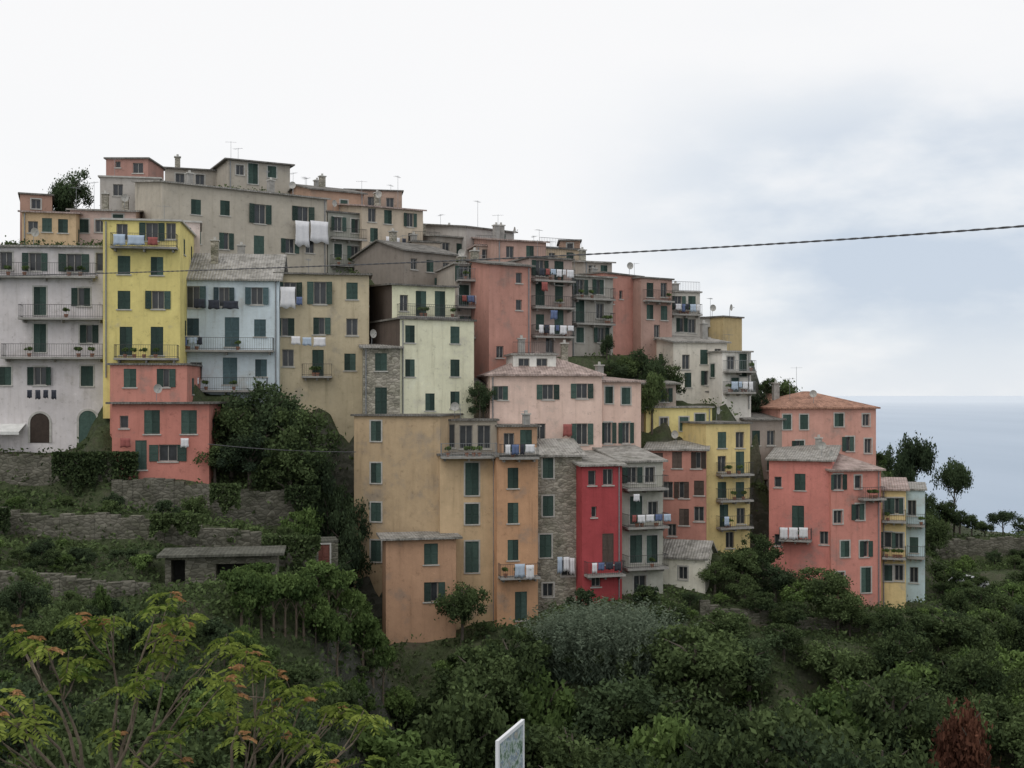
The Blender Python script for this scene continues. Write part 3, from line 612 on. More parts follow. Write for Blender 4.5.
# ============================================================ terrain
WALLS=[([(-80,450,82.5),(60,451,82.3),(112,460,80.6)],3.4,'tall rough stone retaining wall below the lilac house'),
 ([(112,478,80),(215,482,80.6),(304,486,82.5)],4.2,'stone retaining wall with ivy under the terrace garden'),
 ([(-80,507,74),(60,509,73.5),(165,514,73),(250,530,74),(318,546,76)],2.6,'dry stone terrace wall overgrown with weeds'),
 ([(-60,572,64),(60,574,64),(150,572,65)],2.0,'dry stone terrace wall beside the hut'),
 ([(925,541,122.5),(975,537,122.5),(1060,535,120)],3.0,'long brown stone wall beside the parking place'),
 ([(925,604,104),(980,616,100),(1060,644,96)],1.6,'stone terrace wall on the green slope'),
 ([(700,600,86),(770,612,86),(860,620,88)],1.6,'stone garden wall below the coral houses')]
WSEG=[]
for pts,h,lab in WALLS:
    P=[PX(*p) for p in pts]; b=MB()
    dense=[]
    for i in range(len(P)-1):
        n=max(2,int((P[i+1]-P[i]).length/0.7))
        for k in range(n): dense.append(P[i].lerp(P[i+1],k/n))
    dense.append(P[-1]); br=0
    for i in range(len(dense)-1):
        a,c=dense[i],dense[i+1]; t=(c-a); t.z=0; t.normalize(); n=Vector((-t.y,t.x,0))*.5
        br=br*.75+R.uniform(-.26,.2); j=br; za=min(a.z,c.z)+j; q=[a-n*R.uniform(.1,.3),c-n*.2,c+n,a+n]
        b.slab([(p.x,p.y,za-h-1.5) for p in q],h+1.5)
        CTRL.append((a.x+n.x*3,a.y+n.y*3,a.z-.2)); CTRL.append((a.x-n.x*2.2,a.y-n.y*2.2,a.z-h+.1))
        WSEG.append((a.x,a.y))
    org=P[0].copy(); b.v=[(x-org.x,y-org.y,z-org.z) for x,y,z in b.v]
    top(obj('stone_wall',b.mesh('stone_wall',[M['terr']]),None,org),lab,'wall')
WSEG=np.array(WSEG)
for u,v,d in [(-300,460,82),(-200,560,64),(-300,700,46),(0,550,70),(150,548,70),(60,650,54),(200,655,55),(320,665,60),(0,735,46),(150,735,47),(280,760,50),(345,740,60),
              (350,650,74),(375,670,77),(410,690,76),(960,590,110),(1010,600,106),(1080,600,106),(965,572,118),(1050,572,118),
              (930,520,132),(880,480,128),(1100,540,128),(1024,545,128),(1150,620,118)]:
    p=PX(u,v,d); CTRL.append(tuple(p))
for y in (78.5,80,81.5,83,84.5,86,87.5):
    CTRL+= [(-12.5,y,-16.5),(-11.4,y,-18.5),(-10,y,-19),(-13.3,y,-13.5)]
for x in range(-6,64,7):
    zb=-19-0.02*x
    CTRL+= [(x,79,zb-2.5),(x,73,-26),(x,66,-29),(x,58,-30),(x,50,-29),(x,42,-25.5)]
for x in range(38,100,8): CTRL+=[(x,92,-22-(x-38)*.05),(x,84,-26),(x,99,-21),(x,76,-29)]
for x in (24.5,27,30,34):
    for y in (110,114,119,125,132): CTRL.append((x,y,-4.5-(x-24)*.2-max(0,y-118)*.2))
for x in range(-60,90,15):
    CTRL+= [(x,0,-4.5),(x,10,-8.0),(x,24,-14.5)]
    if x<-8: CTRL+=[(x,36,-15),(x,45,-16)]
    else: CTRL.append((x,34,-21))
for x in range(-200,24,25): CTRL+= [(x,128,7-max(0,x)*.45),(x,150,4-max(0,x)*.5)]
for x in range(-200,60,25): CTRL+= [(x,190,-25),(x,240,-60)]
for x in range(60,250,25): CTRL+= [(x,150,-32),(x,190,-60),(x,124,-20-(x-60)*.3)]
for x in (-250,-120,0,120,250):
    for y in (300,380,480): CTRL.append((x,y,-105))
for x in (-150,-100): CTRL+= [(x,30,-10),(x,60,-8),(x,85,0),(x,110,12)]
for x in (130,180,230):
    CTRL+= [(x,20,-25),(x,60,-35),(x,90,-35)]
C=np.array(CTRL)
def terr(x,y):
    x=np.atleast_1d(np.asarray(x,float)); y=np.atleast_1d(np.asarray(y,float)); out=np.empty(len(x))
    for i in range(0,len(x),4000):
        X=x[i:i+4000,None]; Y=y[i:i+4000,None]
        d2=(X-C[None,:,0])**2+(Y-C[None,:,1])**2+0.6
        w=d2**-1.9; out[i:i+4000]=(w*C[None,:,2]).sum(1)/w.sum(1)
    return out+0.15*np.sin(x*.9+np.sin(y*.7)*2)*np.cos(y*.8)
xs=np.concatenate([np.arange(-420,-70,12),np.arange(-70,95,0.75),np.arange(95,420,12)])
ys=np.concatenate([np.arange(-30,20,4),np.arange(20,140,0.75),np.arange(140,520,10)])
X,Y=np.meshgrid(xs,ys); Z=terr(X.ravel(),Y.ravel())
Z=np.where((np.abs(X.ravel())>400)|(Y.ravel()>500),-110,Z)
nx=len(xs); ny=len(ys)
me=bpy.data.meshes.new('hillside'); v=np.stack([X.ravel(),Y.ravel(),Z],1).astype(np.float32)
me.vertices.add(len(v)); me.vertices.foreach_set('co',v.ravel())
I,J=np.meshgrid(np.arange(nx-1),np.arange(ny-1)); a=(J*nx+I).ravel(); fq=np.stack([a,a+1,a+nx+1,a+nx],1).astype(np.int32)
me.loops.add(fq.size); me.loops.foreach_set('vertex_index',fq.ravel()); me.polygons.add(len(fq)); me.polygons.foreach_set('loop_start',np.arange(0,fq.size,4,dtype=np.int32))
me.update(calc_edges=True)
gm,nt,b=newmat('earth_and_grass'); vv=coord(nt)
c1=ramp(nt,noise(nt,vv,0.3,6,0.7),[(0.3,(0.05,0.066,0.03)),(0.5,(0.075,0.095,0.045)),(0.62,(0.10,0.095,0.065))])
c2=ramp(nt,noise(nt,vv,4,6,0.8),[(0.3,(0.5,0.5,0.5)),(0.7,(1.3,1.3,1.3))]); c1=mul(nt,c1,c2)
geo=N(nt,'ShaderNodeNewGeometry'); sx=N(nt,'ShaderNodeSeparateXYZ'); nt.links.new(geo.outputs['Normal'],sx.inputs[0])
rr=ramp(nt,sx.outputs['Z'],[(0.40,(1,1,1)),(0.55,(0,0,0))])
vo=N(nt,'ShaderNodeTexVoronoi'); vo.inputs['Scale'].default_value=1.8; nt.links.new(coord(nt,(1,1,1.8)),vo.inputs['Vector'])
c4=ramp(nt,vo.outputs['Color'],[(0,(0.05,0.055,0.04)),(1,(0.14,0.14,0.115))])
mx=N(nt,'ShaderNodeMixRGB'); nt.links.new(rr,mx.inputs['Fac']); nt.links.new(c1,mx.inputs['Color1']); nt.links.new(c4,mx.inputs['Color2'])
nt.links.new(mx.outputs[0],b.inputs['Base Color']); bump(nt,b,noise(nt,vv,3,6,0.8),0.3,0.8)
me.materials.append(gm)
g=obj('hillside_ground',me); g['kind']='structure'
sm,nt,b=newmat('sea_water')
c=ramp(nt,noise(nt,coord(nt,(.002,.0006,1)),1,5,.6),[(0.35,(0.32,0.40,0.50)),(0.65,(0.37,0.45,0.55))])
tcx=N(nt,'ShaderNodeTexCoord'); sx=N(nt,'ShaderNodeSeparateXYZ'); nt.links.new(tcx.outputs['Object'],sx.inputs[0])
haze_fade=N(nt,'ShaderNodeMapRange'); nt.links.new(sx.outputs['Y'],haze_fade.inputs[0]); haze_fade.inputs[1].default_value=700; haze_fade.inputs[2].default_value=16000; haze_fade.inputs[3].default_value=0; haze_fade.inputs[4].default_value=.85
hazed_sea=N(nt,'ShaderNodeMixRGB'); nt.links.new(haze_fade.outputs[0],hazed_sea.inputs['Fac']); nt.links.new(c,hazed_sea.inputs['Color1']); hazed_sea.inputs['Color2'].default_value=(.64,.70,.77,1)  # sea colour pales with distance, haze painted into the base colour
nt.links.new(hazed_sea.outputs[0],b.inputs['Base Color']); b.inputs['Roughness'].default_value=0.5; b.inputs['Specular IOR Level'].default_value=0.2
bump(nt,b,noise(nt,coord(nt,(.05,.12,1)),1,4,.6),1.0,0.5)
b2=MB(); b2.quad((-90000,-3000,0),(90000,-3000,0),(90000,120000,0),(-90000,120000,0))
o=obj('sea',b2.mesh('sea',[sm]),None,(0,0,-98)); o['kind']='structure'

# ============================================================ vegetation
def infoot(x,y,pad=0.0):
    for ax,ay,tx,ty,W,D in FOOT:
        dx=x-ax; dy=y-ay; s=dx*tx+dy*ty; n=-dx*ty+dy*tx
        if -pad<s<W+pad and -pad<n<D+pad: return True
    return False
def tree(kind,x,y,ztop,width,label,cat='tree',name='tree',group=None,hmin=1.0,hmax=12):
    z=float(terr([x],[y])[0]); h=ztop-z
    if h<hmin: return None
    if h>hmax: h=hmax
    width=min(width,h*1.15)
    cm,tm=TV[kind]
    e=bpy.data.objects.new(name,None); COL.objects.link(e); e.location=(x,y,z); e.rotation_euler=(0,0,R.uniform(0,6.28)); e.empty_display_size=.3
    obj('trunk' if name!='shrub' else 'stem',tm,e,scale=(width,width,h)); obj('crown',cm,e,scale=(width,width,h))
    return top(e,label,cat,group)
BR=['broad0','broad1','broad2','broad3','broad4']
def T(u,v,d,w,kind=None,label='leafy green broadleaf tree on the hillside',**k):
    p=PX(u,v,d); kind=kind or R.choice(BR); return tree(kind,p.x,p.y,p.z,w,label,**k)
vg='broadleaf trees filling the valley'
ENV=[(370,690),(390,655),(425,640),(470,606),(520,624),(560,618),(600,616),(650,610),(690,608),(740,614),(790,616),(830,630),(860,645),(880,655),(930,650),(960,672),(1030,672),(1120,668)]
cnt=0
yy=93.0; row=0
while yy>43:
    xx=-9.0+(row%2)*2.2
    while xx<92*yy/80:
        x=xx+R.uniform(-1.5,1.5); y=yy+R.uniform(-1.3,1.3); u=512+x/y*F
        if 392<u<1075 and not infoot(x,y,1.3) and not (x>40 and y>88) and not (945<u<990 and 60<y<72):
            ve=float(np.interp(u,[p[0] for p in ENV],[p[1] for p in ENV]))+max(-6,(80-yy)*2.3)+R.uniform(-10,22)
            z=float(terr([x],[y])[0]); h=min(R.uniform(7,11),(HV-ve)/F*y-z)
            if h>1.6:
                k=R.random(); kind=R.choice(BR) if k<.70 else ('dark0' if k<.82 else ('vine1' if k<.93 else 'vine0'))
                tree(kind,x,y,z+h,R.uniform(5,9),'dense green broadleaf tree in the valley below the houses','tree','tree',vg); cnt+=1
        xx+=4.4
    yy-=4.2; row+=1
print('canopy',cnt)
for i in range(30):
    u=R.uniform(545,660); T(u,R.uniform(594,610)+abs(u-600)*.15,R.uniform(76.5,80.5),R.uniform(2.6,4.0),'reed%d'%(i%3),label='clump of tall grey green reeds below the stone house',name='reed_clump',cat='reeds',hmax=8,group='reeds below the houses')
T(462,575,80,3.6,'broad2',label='young tree with light foliage beside the ochre wall',hmax=7)
for u,v,d,w in ((232,400,84,5),(268,382,86,6.5),(295,400,84,6),(322,412,86,5.5),(250,425,82.5,5),(340,425,86,4.5),(215,440,82.3,3.5),(290,440,82.5,5),(345,455,83,4),(310,440,84,4.5),(328,450,84,4)):
    T(u,v,d,w,R.choice(['dark0','dark1','broad1']),label='dark bushy tree on the terrace between the houses',hmax=8)
for u,v,d,w in ((338,520,79,3.4),(348,545,79,3.6),(350,572,79,3.5),(342,590,78,4),(358,605,79,3.0),(372,622,78,3.0),(345,625,75,4),(385,645,77,3.0)):
    T(u,v,d,w,R.choice(['broad1','dark1','vine0']),label='leafy bush growing against the ochre house',hmax=4,cat='bush',name='shrub')
for i in range(26):
    x=R.uniform(-10.5,18); y=R.uniform(76,83.5)
    if infoot(x,y,.7): continue
    z=float(terr([x],[y])[0]); tree(R.choice(['shrub0','shrub2','shrub1','broad0']),x,y,z+R.uniform(1.2,2.4),R.uniform(2,3.4),'leafy bush at the foot of the houses','bush','shrub','bushes at the foot of the houses',hmin=.5)
for u,v,d,w,k in ((72,171,112,4.5,'dark0'),(60,178,112,3,'dark1'),(638,350,102,4.0,'dark0'),(656,352,101,3.6,'dark1'),(622,356,101,4,'broad0'),(652,366,98,3.0,'broad1'),(668,362,102,3.2,'broad3'),(612,358,100,3.0,'dark1'),(607,333,101.5,1.3,'cypress'),
                  (440,384,86,3.3,'dark1'),(462,387,87,4,'dark0'),(480,379,90,2.6,'dark1'),(780,375,115,6,'broad1'),(800,380,116,5,'broad2'),(765,378,112,4.5,'broad0'),(757,388,108,3.0,'dark1'),(752,372,112,3.5,'broad3'),
                  (884,440,118,4,'dark1')):
    T(u,v,d,w,k,label='small %s tree growing between the village houses'%('dark' if 'dark' in k else 'green'),hmax=7,hmin=.6)
for u,v,d,w,k in ((913,432,126,5.0,'pine'),(903,448,124,3.6,'dark1'),(954,457,128,4.6,'pine'),(890,464,118,3.4,'dark0'),(1003,510,127,4.2,'pine'),(972,515,126,3.8,'broad0'),(945,497,126,4,'broad1'),(924,486,125,3.6,'dark1'),(960,510,126,3.6,'dark0'),(1030,516,127,4,'broad3'),(985,520,127,4,'broad2'),(932,512,119,4,'broad3'),(915,500,113,3.6,'broad2')):
    T(u,v,d,w,k,label='dark evergreen tree on the slope above the sea',hmax=15)
for u,v,d,w in ((742,545,90,4),(762,535,92,4),(775,560,90,4.5),(745,575,88,4),(800,575,88,4),(822,565,88,5),(838,585,87,5),(715,560,89,3.5),(722,590,87,4),(760,590,86,4),(690,590,86,3),(640,600,83,3),(872,612,88,4),(660,586,87,2.5),(790,600,85,4),(730,608,84,4),(850,605,87,4),(690,605,84,3.5),(885,628,87,4.5)):
    T(u,v,d,w,R.choice(BR+['vine0','dark1']),label='bushy garden tree beside the houses',hmax=6.5)
k=0
for i in range(500):
    y=R.uniform(76,119); u=R.uniform(872,1085); x=(u-512)/F*y
    if infoot(x,y,1.5) or (45<x<56 and 107.5<y<114): continue
    z=float(terr([x],[y])[0]); h=R.uniform(2.0,5.5)
    if u<1000 and 100<y<108: h=R.uniform(1.2,2.2)
    if y>108: h=R.uniform(1.0,2.2)
    if u<945 and y<98: h=min(h,(HV-606)/F*y-z)
    if h<.8: continue
    if tree(R.choice(BR+['vine1','vine0','dark1','shrub0','shrub1']),x,y,z+h,R.uniform(3,5.5),'green bushy tree on the terraced slope','tree','tree','trees on the terraced slope',hmin=.7): k+=1
    if k>150: break
for x,y,h in ((45.2,106.5,1.9),(48,106.2,1.5),(51,107.3,1.6),(42.5,108,2.6)):
    z=float(terr([x],[y])[0]); tree('shrub0',x,y,z+h,2.6,'leafy bush partly hiding the parked car','bush','shrub')
T(957,676,66,4.8,'russet',label='reddish brown leaved tree among green bushes',hmax=14); T(978,694,65,4.0,'russet',label='reddish brown leaved tree among green bushes',hmax=14)
for i in range(30):
    row=i%2; u=240+(i//2)*11+R.uniform(-3,3); d=61+row*3+(u-240)*0.04
    T(u,566+row*-5+R.uniform(-6,10)+ (u-240)*.06,d,R.uniform(1.9,2.7),R.choice(['vine0','orch','orch','orch']),label='small fruit tree in a row on the terrace',name='fruit_tree',cat='fruit tree',group='fruit trees on the terrace',hmax=3.4)
k=0
for i in range(1200):
    u=R.uniform(-30,392); d=R.uniform(44,81)
    p=PX(u,500,d)
    if infoot(p.x,p.y,1.2) or (150<u<290 and 58<d<66) or (225<u<400 and 56<d<65): continue
    dd=WSEG-np.array([p.x,p.y]); j=int((dd**2).sum(1).argmin()); near=math.hypot(*dd[j]); front=dd[j][1]>0 and near<4.2
    if front and R.random()<.88: continue
    z=float(terr([p.x],[p.y])[0]); w=R.uniform(.9,2.8); h=R.uniform(.5,1.5) if d>58 else R.uniform(1.2,3.0)
    if tree(R.choice(['shrub0','shrub1','shrub2','broad0','broad3','vine1','vine0','dark0']),p.x,p.y,z+h,w,'leafy bush on the overgrown stone terraces','shrub','shrub','bushes on the terraces',hmin=.4): k+=1
    if k>=170: break
for u,v,d,w,kk in ((150,552,68,4.5,'dark0'),(135,560,67,4,'broad2'),(60,553,68,3.0,'vine1'),(195,492,79,2.6,'broad1'),(95,546,71,2.6,'broad3'),(5,550,70,3.4,'dark1'),(300,500,80,3.5,'vine1'),(95,428,82.0,1.5,'shrub2')):
    T(u,v,d,w,kk,label='small leafy tree on a stone terrace',hmax=4.5)
for u0,u1,v0,v1,d,n in ((52,138,452,502,81.2,5500),(210,240,484,515,79.2,1500),(-20,10,508,535,73,1200),(150,200,514,538,72.2,1800),(262,320,536,570,74,2500),(285,320,486,515,81.6,1500)):
    uu=NR.uniform(u0,u1,n); q=NR.uniform(0,1,n)**1.2; vv2=v0+(v1-v0)*q*(0.7+.3*np.sin(uu*.3)*np.sin(uu*.13+1))
    dd=d-NR.uniform(0,.9,n); c=np.stack([(uu-512)/F*dd,dd,(HV-vv2)/F*dd],1); org=c.mean(0)
    o=obj('ivy',leaf_mesh('ivy',c-org,NR.uniform(.08,.17,n),0.35+NR.normal(0,.15,n),M['fol']),None,tuple(org)); top(o,'thick green ivy hanging over a stone wall','ivy')
# undergrowth
n=66000; d=NR.uniform(36,128,n); u=NR.uniform(-80,1110,n); x=(u-512)/F*d; y=d
keep=np.ones(n,bool)
for ax,ay,tx,ty,W,D in FOOT:
    dx=x-ax; dy=y-ay; s=dx*tx+dy*ty; q=-dx*ty+dy*tx; keep&=~((s>-.5)&(s<W+.5)&(q>-.7)&(q<D+.3))
keep&=~((x>44)&(x<56)&(y>108)&(y<113))
x=x[keep]; y=y[keep]; z=terr(x,y); pat=np.sin(x*.35+1.3*np.sin(y*.23))*np.cos(y*.31+x*.1)
k2=NR.uniform(-1,1.6,len(x))<pat+1.0; x=x[k2];y=y[k2];z=z[k2];pat=pat[k2]
m=5; cx=np.repeat(x,m)+NR.normal(0,.3,len(x)*m); cy=np.repeat(y,m)+NR.normal(0,.3,len(x)*m); hh_=np.repeat(NR.uniform(.1,.8,len(x)),m)
cz=np.repeat(z,m)+NR.uniform(0,1,len(x)*m)*hh_
tt=0.45+0.22*np.repeat(pat,m)+np.repeat(NR.normal(0,.14,len(x)),m)+NR.normal(0,.1,len(x)*m)
o=obj('undergrowth',leaf_mesh('undergrowth',np.stack([cx,cy,cz],1),NR.uniform(.07,.2,len(cx)),tt,M['fol'])); o['kind']='stuff'; o['label']='weeds, creepers and low scrub covering the slope'; o['category']='undergrowth'

# ------------------------------------------------ near trees with feathery leaves
def near_tree(base,limbs,label,rbase=.06):
    tb=MB(); A_={0:[[],[],[],[]],1:[[],[],[],[]]}
    base=Vector(base)
    for (u,v,dd,nr) in limbs:
        e=PX(u,v+8,dd); fork=base.lerp(e,0.45)+Vector((R.uniform(-.2,.2),R.uniform(-.2,.2),.1))
        pts=[];rad=[]
        for i in range(9):
            t=i/8; p=base*(1-t)**2+fork*2*t*(1-t)+e*t*t; p=p+Vector((math.sin(i*1.9+u),math.cos(i*1.3+v),0))*.03; pts.append(p); rad.append(rbase*.36*(1-t)**1.1+.006)
        tb.tube(pts,rad,6)
        for k in range(nr):
            c=e+Vector((R.gauss(0,.19),R.gauss(0,.3),R.gauss(0.02,.11)))
            s=pts[R.randint(5,7)]; midp=(s+c)/2+Vector((0,0,-.04)); tb.tube([s,midp,c],[.009,.007,.004],5)
            tw=R.uniform(-.22,.22); ny=R.random()<.34
            nl=R.randint(5,7)
            for l in range(nl):
                yg=1 if (ny and l<2) else 0
                a=l*6.28/nl+R.uniform(-.4,.4); L=R.uniform(.17,.29)*(.6 if yg else 1); el=R.uniform(-.15,.6)+(.4 if yg else 0)
                dirv=np.array([math.cos(a)*math.cos(el),math.sin(a)*math.cos(el),math.sin(el)])
                pos=np.array(c)+np.array([0,0,R.uniform(-.1,.03)]); npair=6
                side=np.cross(dirv,[0,0,1]); side/=np.linalg.norm(side)+1e-6
                prev=pos.copy(); Q=A_[yg]
                for j in range(npair+1):
                    t=(j+.8)/(npair+1); q=pos+dirv*L*t+np.array([0,0,-L*.5*t*t])
                    tan=q-prev; tan/=np.linalg.norm(tan)+1e-6; prev=q
                    for sg in (-1,1):
                        dl=side*sg*.85+tan*.6+np.array([0,0,-.25]); dl/=np.linalg.norm(dl)
                        ll=(.040 if not yg else .034)*(1.1-.5*abs(t-.4)); Q[0].append(q+dl*ll); Q[1].append(dl*4); Q[2].append(ll)
                        Q[3].append(.42+tw+R.gauss(0,.15)+.5*(float(c.z)-float(e.z)))  # cluster shading painted into leaf tint, higher clusters lighter
    org=np.array(base); e=bpy.data.objects.new('tree',None); COL.objects.link(e); e.location=base
    tb.v=[(p[0]-org[0],p[1]-org[1],p[2]-org[2]) for p in tb.v]
    tb.cyl((0,0,-3.5),(0,0,0.05),rbase*1.1,rbase*.9,8)
    obj('trunk',tb.mesh('trunk',[M['barkl']]),e)
    for i,nm,mt in ((0,'crown','folf'),(1,'young_leaves','foly')):
        c_,d_,s_,t_=[np.array(q) for q in A_[i]]
        if len(c_): obj(nm,leaf_mesh(nm,c_-org,s_,t_,M[mt],0.38,d_),e)
    top(e,label,'tree')
near_tree(PX(105,830,11),[(18,634,11,3),(50,652,10.6,4),(112,608,11.2,5),(150,612,11,5),(182,630,11.4,4),(205,655,11.4,2),(30,692,10.4,3),(150,660,10.8,3),(8,735,10,3),(188,690,10.8,2),(-5,690,10.5,3)],
          'slender open tree with yellow green feathery leaves')
near_tree(PX(235,850,11.5),[(243,645,11.8,4),(264,668,11.7,4),(285,690,11.6,4),(312,682,12,3),(328,706,12,4),(352,736,11.8,3),(300,730,11.4,3),(240,722,11,3),(180,735,11,2),(322,752,11.2,3),(135,742,10.8,2)],
          'young open tree with yellow green leaves and orange tips')
for u,v,d,w,k in ((30,752,14,2.4,'vine0'),(-20,730,16,3,'vine1'),(250,706,38,5,'broad0'),(120,690,38,5,'broad4'),(30,690,40,5,'dark0'),(190,690,42,5,'broad1'),(320,700,42,5,'broad3'),(360,700,46,5,'broad2'),(70,680,44,4,'broad2'),(290,680,48,4,'dark1'),(390,706,52,5,'broad1'),(345,670,54,4,'broad4'),(70,720,34,4,'broad3'),(150,720,33,4,'dark1'),(310,740,34,4,'broad0'),(230,750,32,4,'broad4'),(370,690,56,4,'dark0'),(325,665,57,3.5,'broad3'),(295,655,58,3,'shrub0'),(390,672,60,4,'broad0')):
    T(u,v,d,w,k,label='bushy green tree on the near slope',hmax=5)

# ------------------------------------------------ cables
def cable(pts,r,strands,label,per=.3):
    P=[PX(*p) for p in pts]; b=MB(); L=sum((P[i+1]-P[i]).length for i in range(len(P)-1))
    xs_=np.cumsum([0]+[(P[i+1]-P[i]).length for i in range(len(P)-1)]); n=int(L/(per/6)) if strands>1 else 90
    org=P[0]
    def at(s): return Vector([float(np.interp(s,xs_,[p[k] for p in P])) for k in range(3)])
    for st in range(strands):
        k0=len(b.v); ns=5
        for i in range(n+1):
            s=L*i/n; c=at(s)-org; a=2*math.pi*s/per+st*math.pi*2/strands
            if strands>1: c=c+Vector((0,math.cos(a),math.sin(a)))*r*.75
            for k in range(ns):
                t=2*math.pi*k/ns; b.v.append((c.x,c.y+math.cos(t)*r,c.z+math.sin(t)*r))
            if i:
                for k in range(ns):
                    k2=(k+1)%ns; q=k0+(i-1)*ns; b.f.append((q+k,q+k2,q+ns+k2,q+ns+k)); b.m.append(0)
    top(obj('overhead_cable',b.mesh('cable',[M['wire']]),None,org),label,'cable')
def bez(a,b,c,n,da,dc):
    out=[]
    for i in range(n+1):
        t=i/n; u=a[0]*(1-t)**2+b[0]*2*t*(1-t)+c[0]*t*t; v=a[1]*(1-t)**2+b[1]*2*t*(1-t)+c[1]*t*t
        out.append((u,v,1/((1-t)/da+t/dc)))
    return out
cable(bez((1060,223),(600,262),(-40,277),40,13,32),.0085,2,'dark twisted overhead cable sagging across the valley',.36)
cable(bez((208,444),(280,452),(356,452),12,79,83),.03,1,'thin dark overhead cable between two houses')

# ------------------------------------------------ information board
prn,nt,b=newmat('printed_panel'); vv=coord(nt)
c=ramp(nt,noise(nt,vv,18,5,.75),[(0.36,(0.05,0.10,0.06)),(0.44,(0.2,0.28,0.22)),(0.50,(0.5,0.55,0.55)),(0.55,(0.12,0.20,0.28)),(0.64,(0.45,0.42,0.33))])
nt.links.new(c,b.inputs['Base Color']); b.inputs['Roughness'].default_value=.4
wp=plain('white_sign_paint',(0.72,0.73,0.75),.4,.06)
a=PX(497,741,4.0); c_=PX(523,719,4.27); e=bpy.data.objects.new('information_board',None); COL.objects.link(e)
t=Vector((c_.x-a.x,c_.y-a.y,0)); Wd=t.length; e.location=(a.x,a.y,a.z-1.6); e.rotation_euler=(0,0,math.atan2(t.y,t.x)); top(e,'white framed information board with a faded printed panel','sign')
fb=MB(); zt=1.6; f=.014
fb.box(0,f,-.006,.006,.75,zt); fb.box(Wd-f,Wd,-.006,.006,.75,zt); fb.box(f,Wd-f,-.006,.006,zt-f,zt); fb.box(f,Wd-f,-.006,.006,.75,.75+f)
obj('frame',fb.mesh('frame',[wp]),e)
pb=MB(); pb.box(f,Wd-f,-.003,.003,.75+f,zt-f); obj('panel',pb.mesh('panel',[prn]),e)
po=MB(); po.cyl((Wd/2,0,-4),(Wd/2,0,.75),.025,.025,10); obj('post',po.mesh('post',[M['galv']]),e)
# ------------------------------------------------ car
cp={'white':plain('white_car_paint',(0.6,0.61,0.62),.3,.03,1,0,.5)}
tyre=plain('tyre_rubber',(0.03,0.03,0.03),.9); rim=plain('wheel_rim',(0.4,0.4,0.42),.4,.05,4,.6)
def car(p,rz,cm,label):
    z=float(terr([p.x],[p.y])[0]); e=bpy.data.objects.new('parked_car',None); COL.objects.link(e); e.location=(p.x,p.y,z+.05); e.rotation_euler=(0,0,rz); top(e,label,'car')
    prof=[(-2,.3),(2,.3),(2.05,.6),(1.95,.85),(1.1,.98),(.55,1.42),(-1.2,1.45),(-1.85,1.0),(-2.05,.8)]
    b=MB(); n=len(prof)
    for y in (-.82,.82):
        for x,zz in prof: b.v.append((x,y*(.86 if zz>1.2 else 1),zz))
    b.f.append(tuple(range(n))); b.m.append(0); b.f.append(tuple(n+i for i in reversed(range(n)))); b.m.append(0)
    for i in range(n): j=(i+1)%n; b.f.append((j,i,n+i,n+j)); b.m.append(0)
    o=obj('body',b.mesh('body',[cp[cm]]),e); md=o.modifiers.new('b','BEVEL'); md.width=.06; md.segments=2
    for sg in (-1,1):
        w=MB(); w.quad((.95,sg*.83,.98),(.5,sg*.735,1.36),(-1.1,sg*.735,1.38),(-1.6,sg*.83,1.0)); o=obj('window',w.mesh('window',[M['glass']]),e)
    w=MB(); w.quad((1.09,-.66,1.03),(1.09,.66,1.03),(.6,.6,1.42),(.6,-.6,1.42)); obj('windscreen',w.mesh('windscreen',[M['glass']]),e)
    w=MB(); w.quad((-1.84,-.66,1.05),(-1.84,.66,1.05),(-1.28,.6,1.44),(-1.28,-.6,1.44)); obj('rear_window',w.mesh('rear_window',[M['glass']]),e)
    for x in (-1.25,1.3):
        for sg in (-1,1):
            w=MB(); w.cyl((0,-.1,0),(0,.1,0),.31,.31,16); wo=obj('wheel',w.mesh('wheel',[tyre]),e,(x,sg*.76,.31))
            w=MB(); w.cyl((0,-.105,0),(0,.105,0),.18,.18,12); obj('rim',w.mesh('rim',[rim]),wo)
p=PX(968,585,110); car(p,.5,'white','white small car parked on the overgrown terrace')

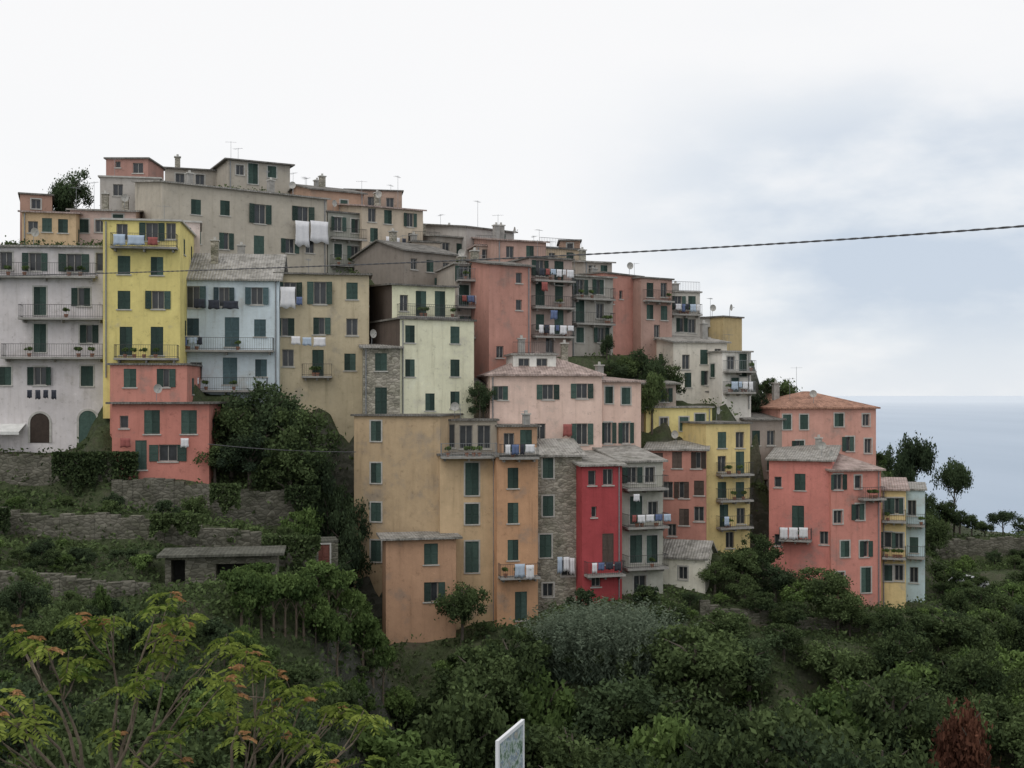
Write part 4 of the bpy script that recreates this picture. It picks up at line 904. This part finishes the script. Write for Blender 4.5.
# ============================================================ camera, light, world
cam=bpy.data.cameras.new('camera'); cam.lens=40; cam.sensor_width=36; cam.clip_end=300000; cam.clip_start=.1; cam.shift_y=11/1024
co=bpy.data.objects.new('camera',cam); COL.objects.link(co); co.rotation_euler=(math.radians(90),0,0); S.camera=co
sun=bpy.data.lights.new('sun','SUN'); sun.energy=0.7; sun.angle=math.radians(30); sun.color=(1,.96,.9)
so=bpy.data.objects.new('sun',sun); COL.objects.link(so); el,az=math.radians(55),math.radians(215)
dv=Vector((math.sin(az)*math.cos(el),math.cos(az)*math.cos(el),math.sin(el))); so.rotation_euler=dv.to_track_quat('Z','Y').to_euler()
w=bpy.data.worlds.new('World'); S.world=w; w.use_nodes=True; nt=w.node_tree; bg=nt.nodes['Background']; out=nt.nodes['World Output']
sky=N(nt,'ShaderNodeTexSky',sky_type='NISHITA'); sky.sun_disc=False; sky.sun_elevation=el; sky.sun_rotation=az
nt.links.new(sky.outputs[0],bg.inputs['Color']); bg.inputs['Strength'].default_value=0.07
tc=N(nt,'ShaderNodeTexCoord'); sp=N(nt,'ShaderNodeSeparateXYZ'); nt.links.new(tc.outputs['Generated'],sp.inputs[0])
mp=N(nt,'ShaderNodeMapping'); mp.inputs['Scale'].default_value=(1,1,2.4); nt.links.new(tc.outputs['Generated'],mp.inputs['Vector'])
nz=noise(nt,mp.outputs['Vector'],4.2,6,.52)
def mr(src,a,b,c,d):
    m=N(nt,'ShaderNodeMapRange',interpolation_type='SMOOTHSTEP'); nt.links.new(src,m.inputs[0])
    for i,vv in enumerate((a,b,c,d)): m.inputs[i+1].default_value=vv
    return m.outputs[0]
def mth(op,a,b):
    m=N(nt,'ShaderNodeMath',operation=op)
    for i,q in enumerate((a,b)):
        if isinstance(q,(int,float)): m.inputs[i].default_value=q
        else: nt.links.new(q,m.inputs[i])
    return m.outputs[0]
fx=mr(sp.outputs['X'],0.0,.30,0.04,1); fz=mth('MULTIPLY',mr(sp.outputs['Z'],.30,.16,0.08,1),mr(sp.outputs['Z'],.0,.10,.40,1))
fn=mr(nz,.36,.62,.25,1.1)
g_=mth('MULTIPLY',mth('MULTIPLY',fx,fz),fn)
cc=ramp(nt,g_,[(0.0,(0.99,0.985,0.985)),(0.5,(0.78,0.825,0.88)),(1.0,(0.60,0.675,0.78))])
bg2=N(nt,'ShaderNodeBackground'); nt.links.new(cc,bg2.inputs['Color']); bg2.inputs['Strength'].default_value=1.05
mx=N(nt,'ShaderNodeMixShader'); mx.inputs['Fac'].default_value=.9
nt.links.new(bg.outputs[0],mx.inputs[1]); nt.links.new(bg2.outputs[0],mx.inputs[2]); nt.links.new(mx.outputs[0],out.inputs['Surface'])
S.view_settings.view_transform='Standard'; S.view_settings.look='None'; S.view_settings.exposure=0
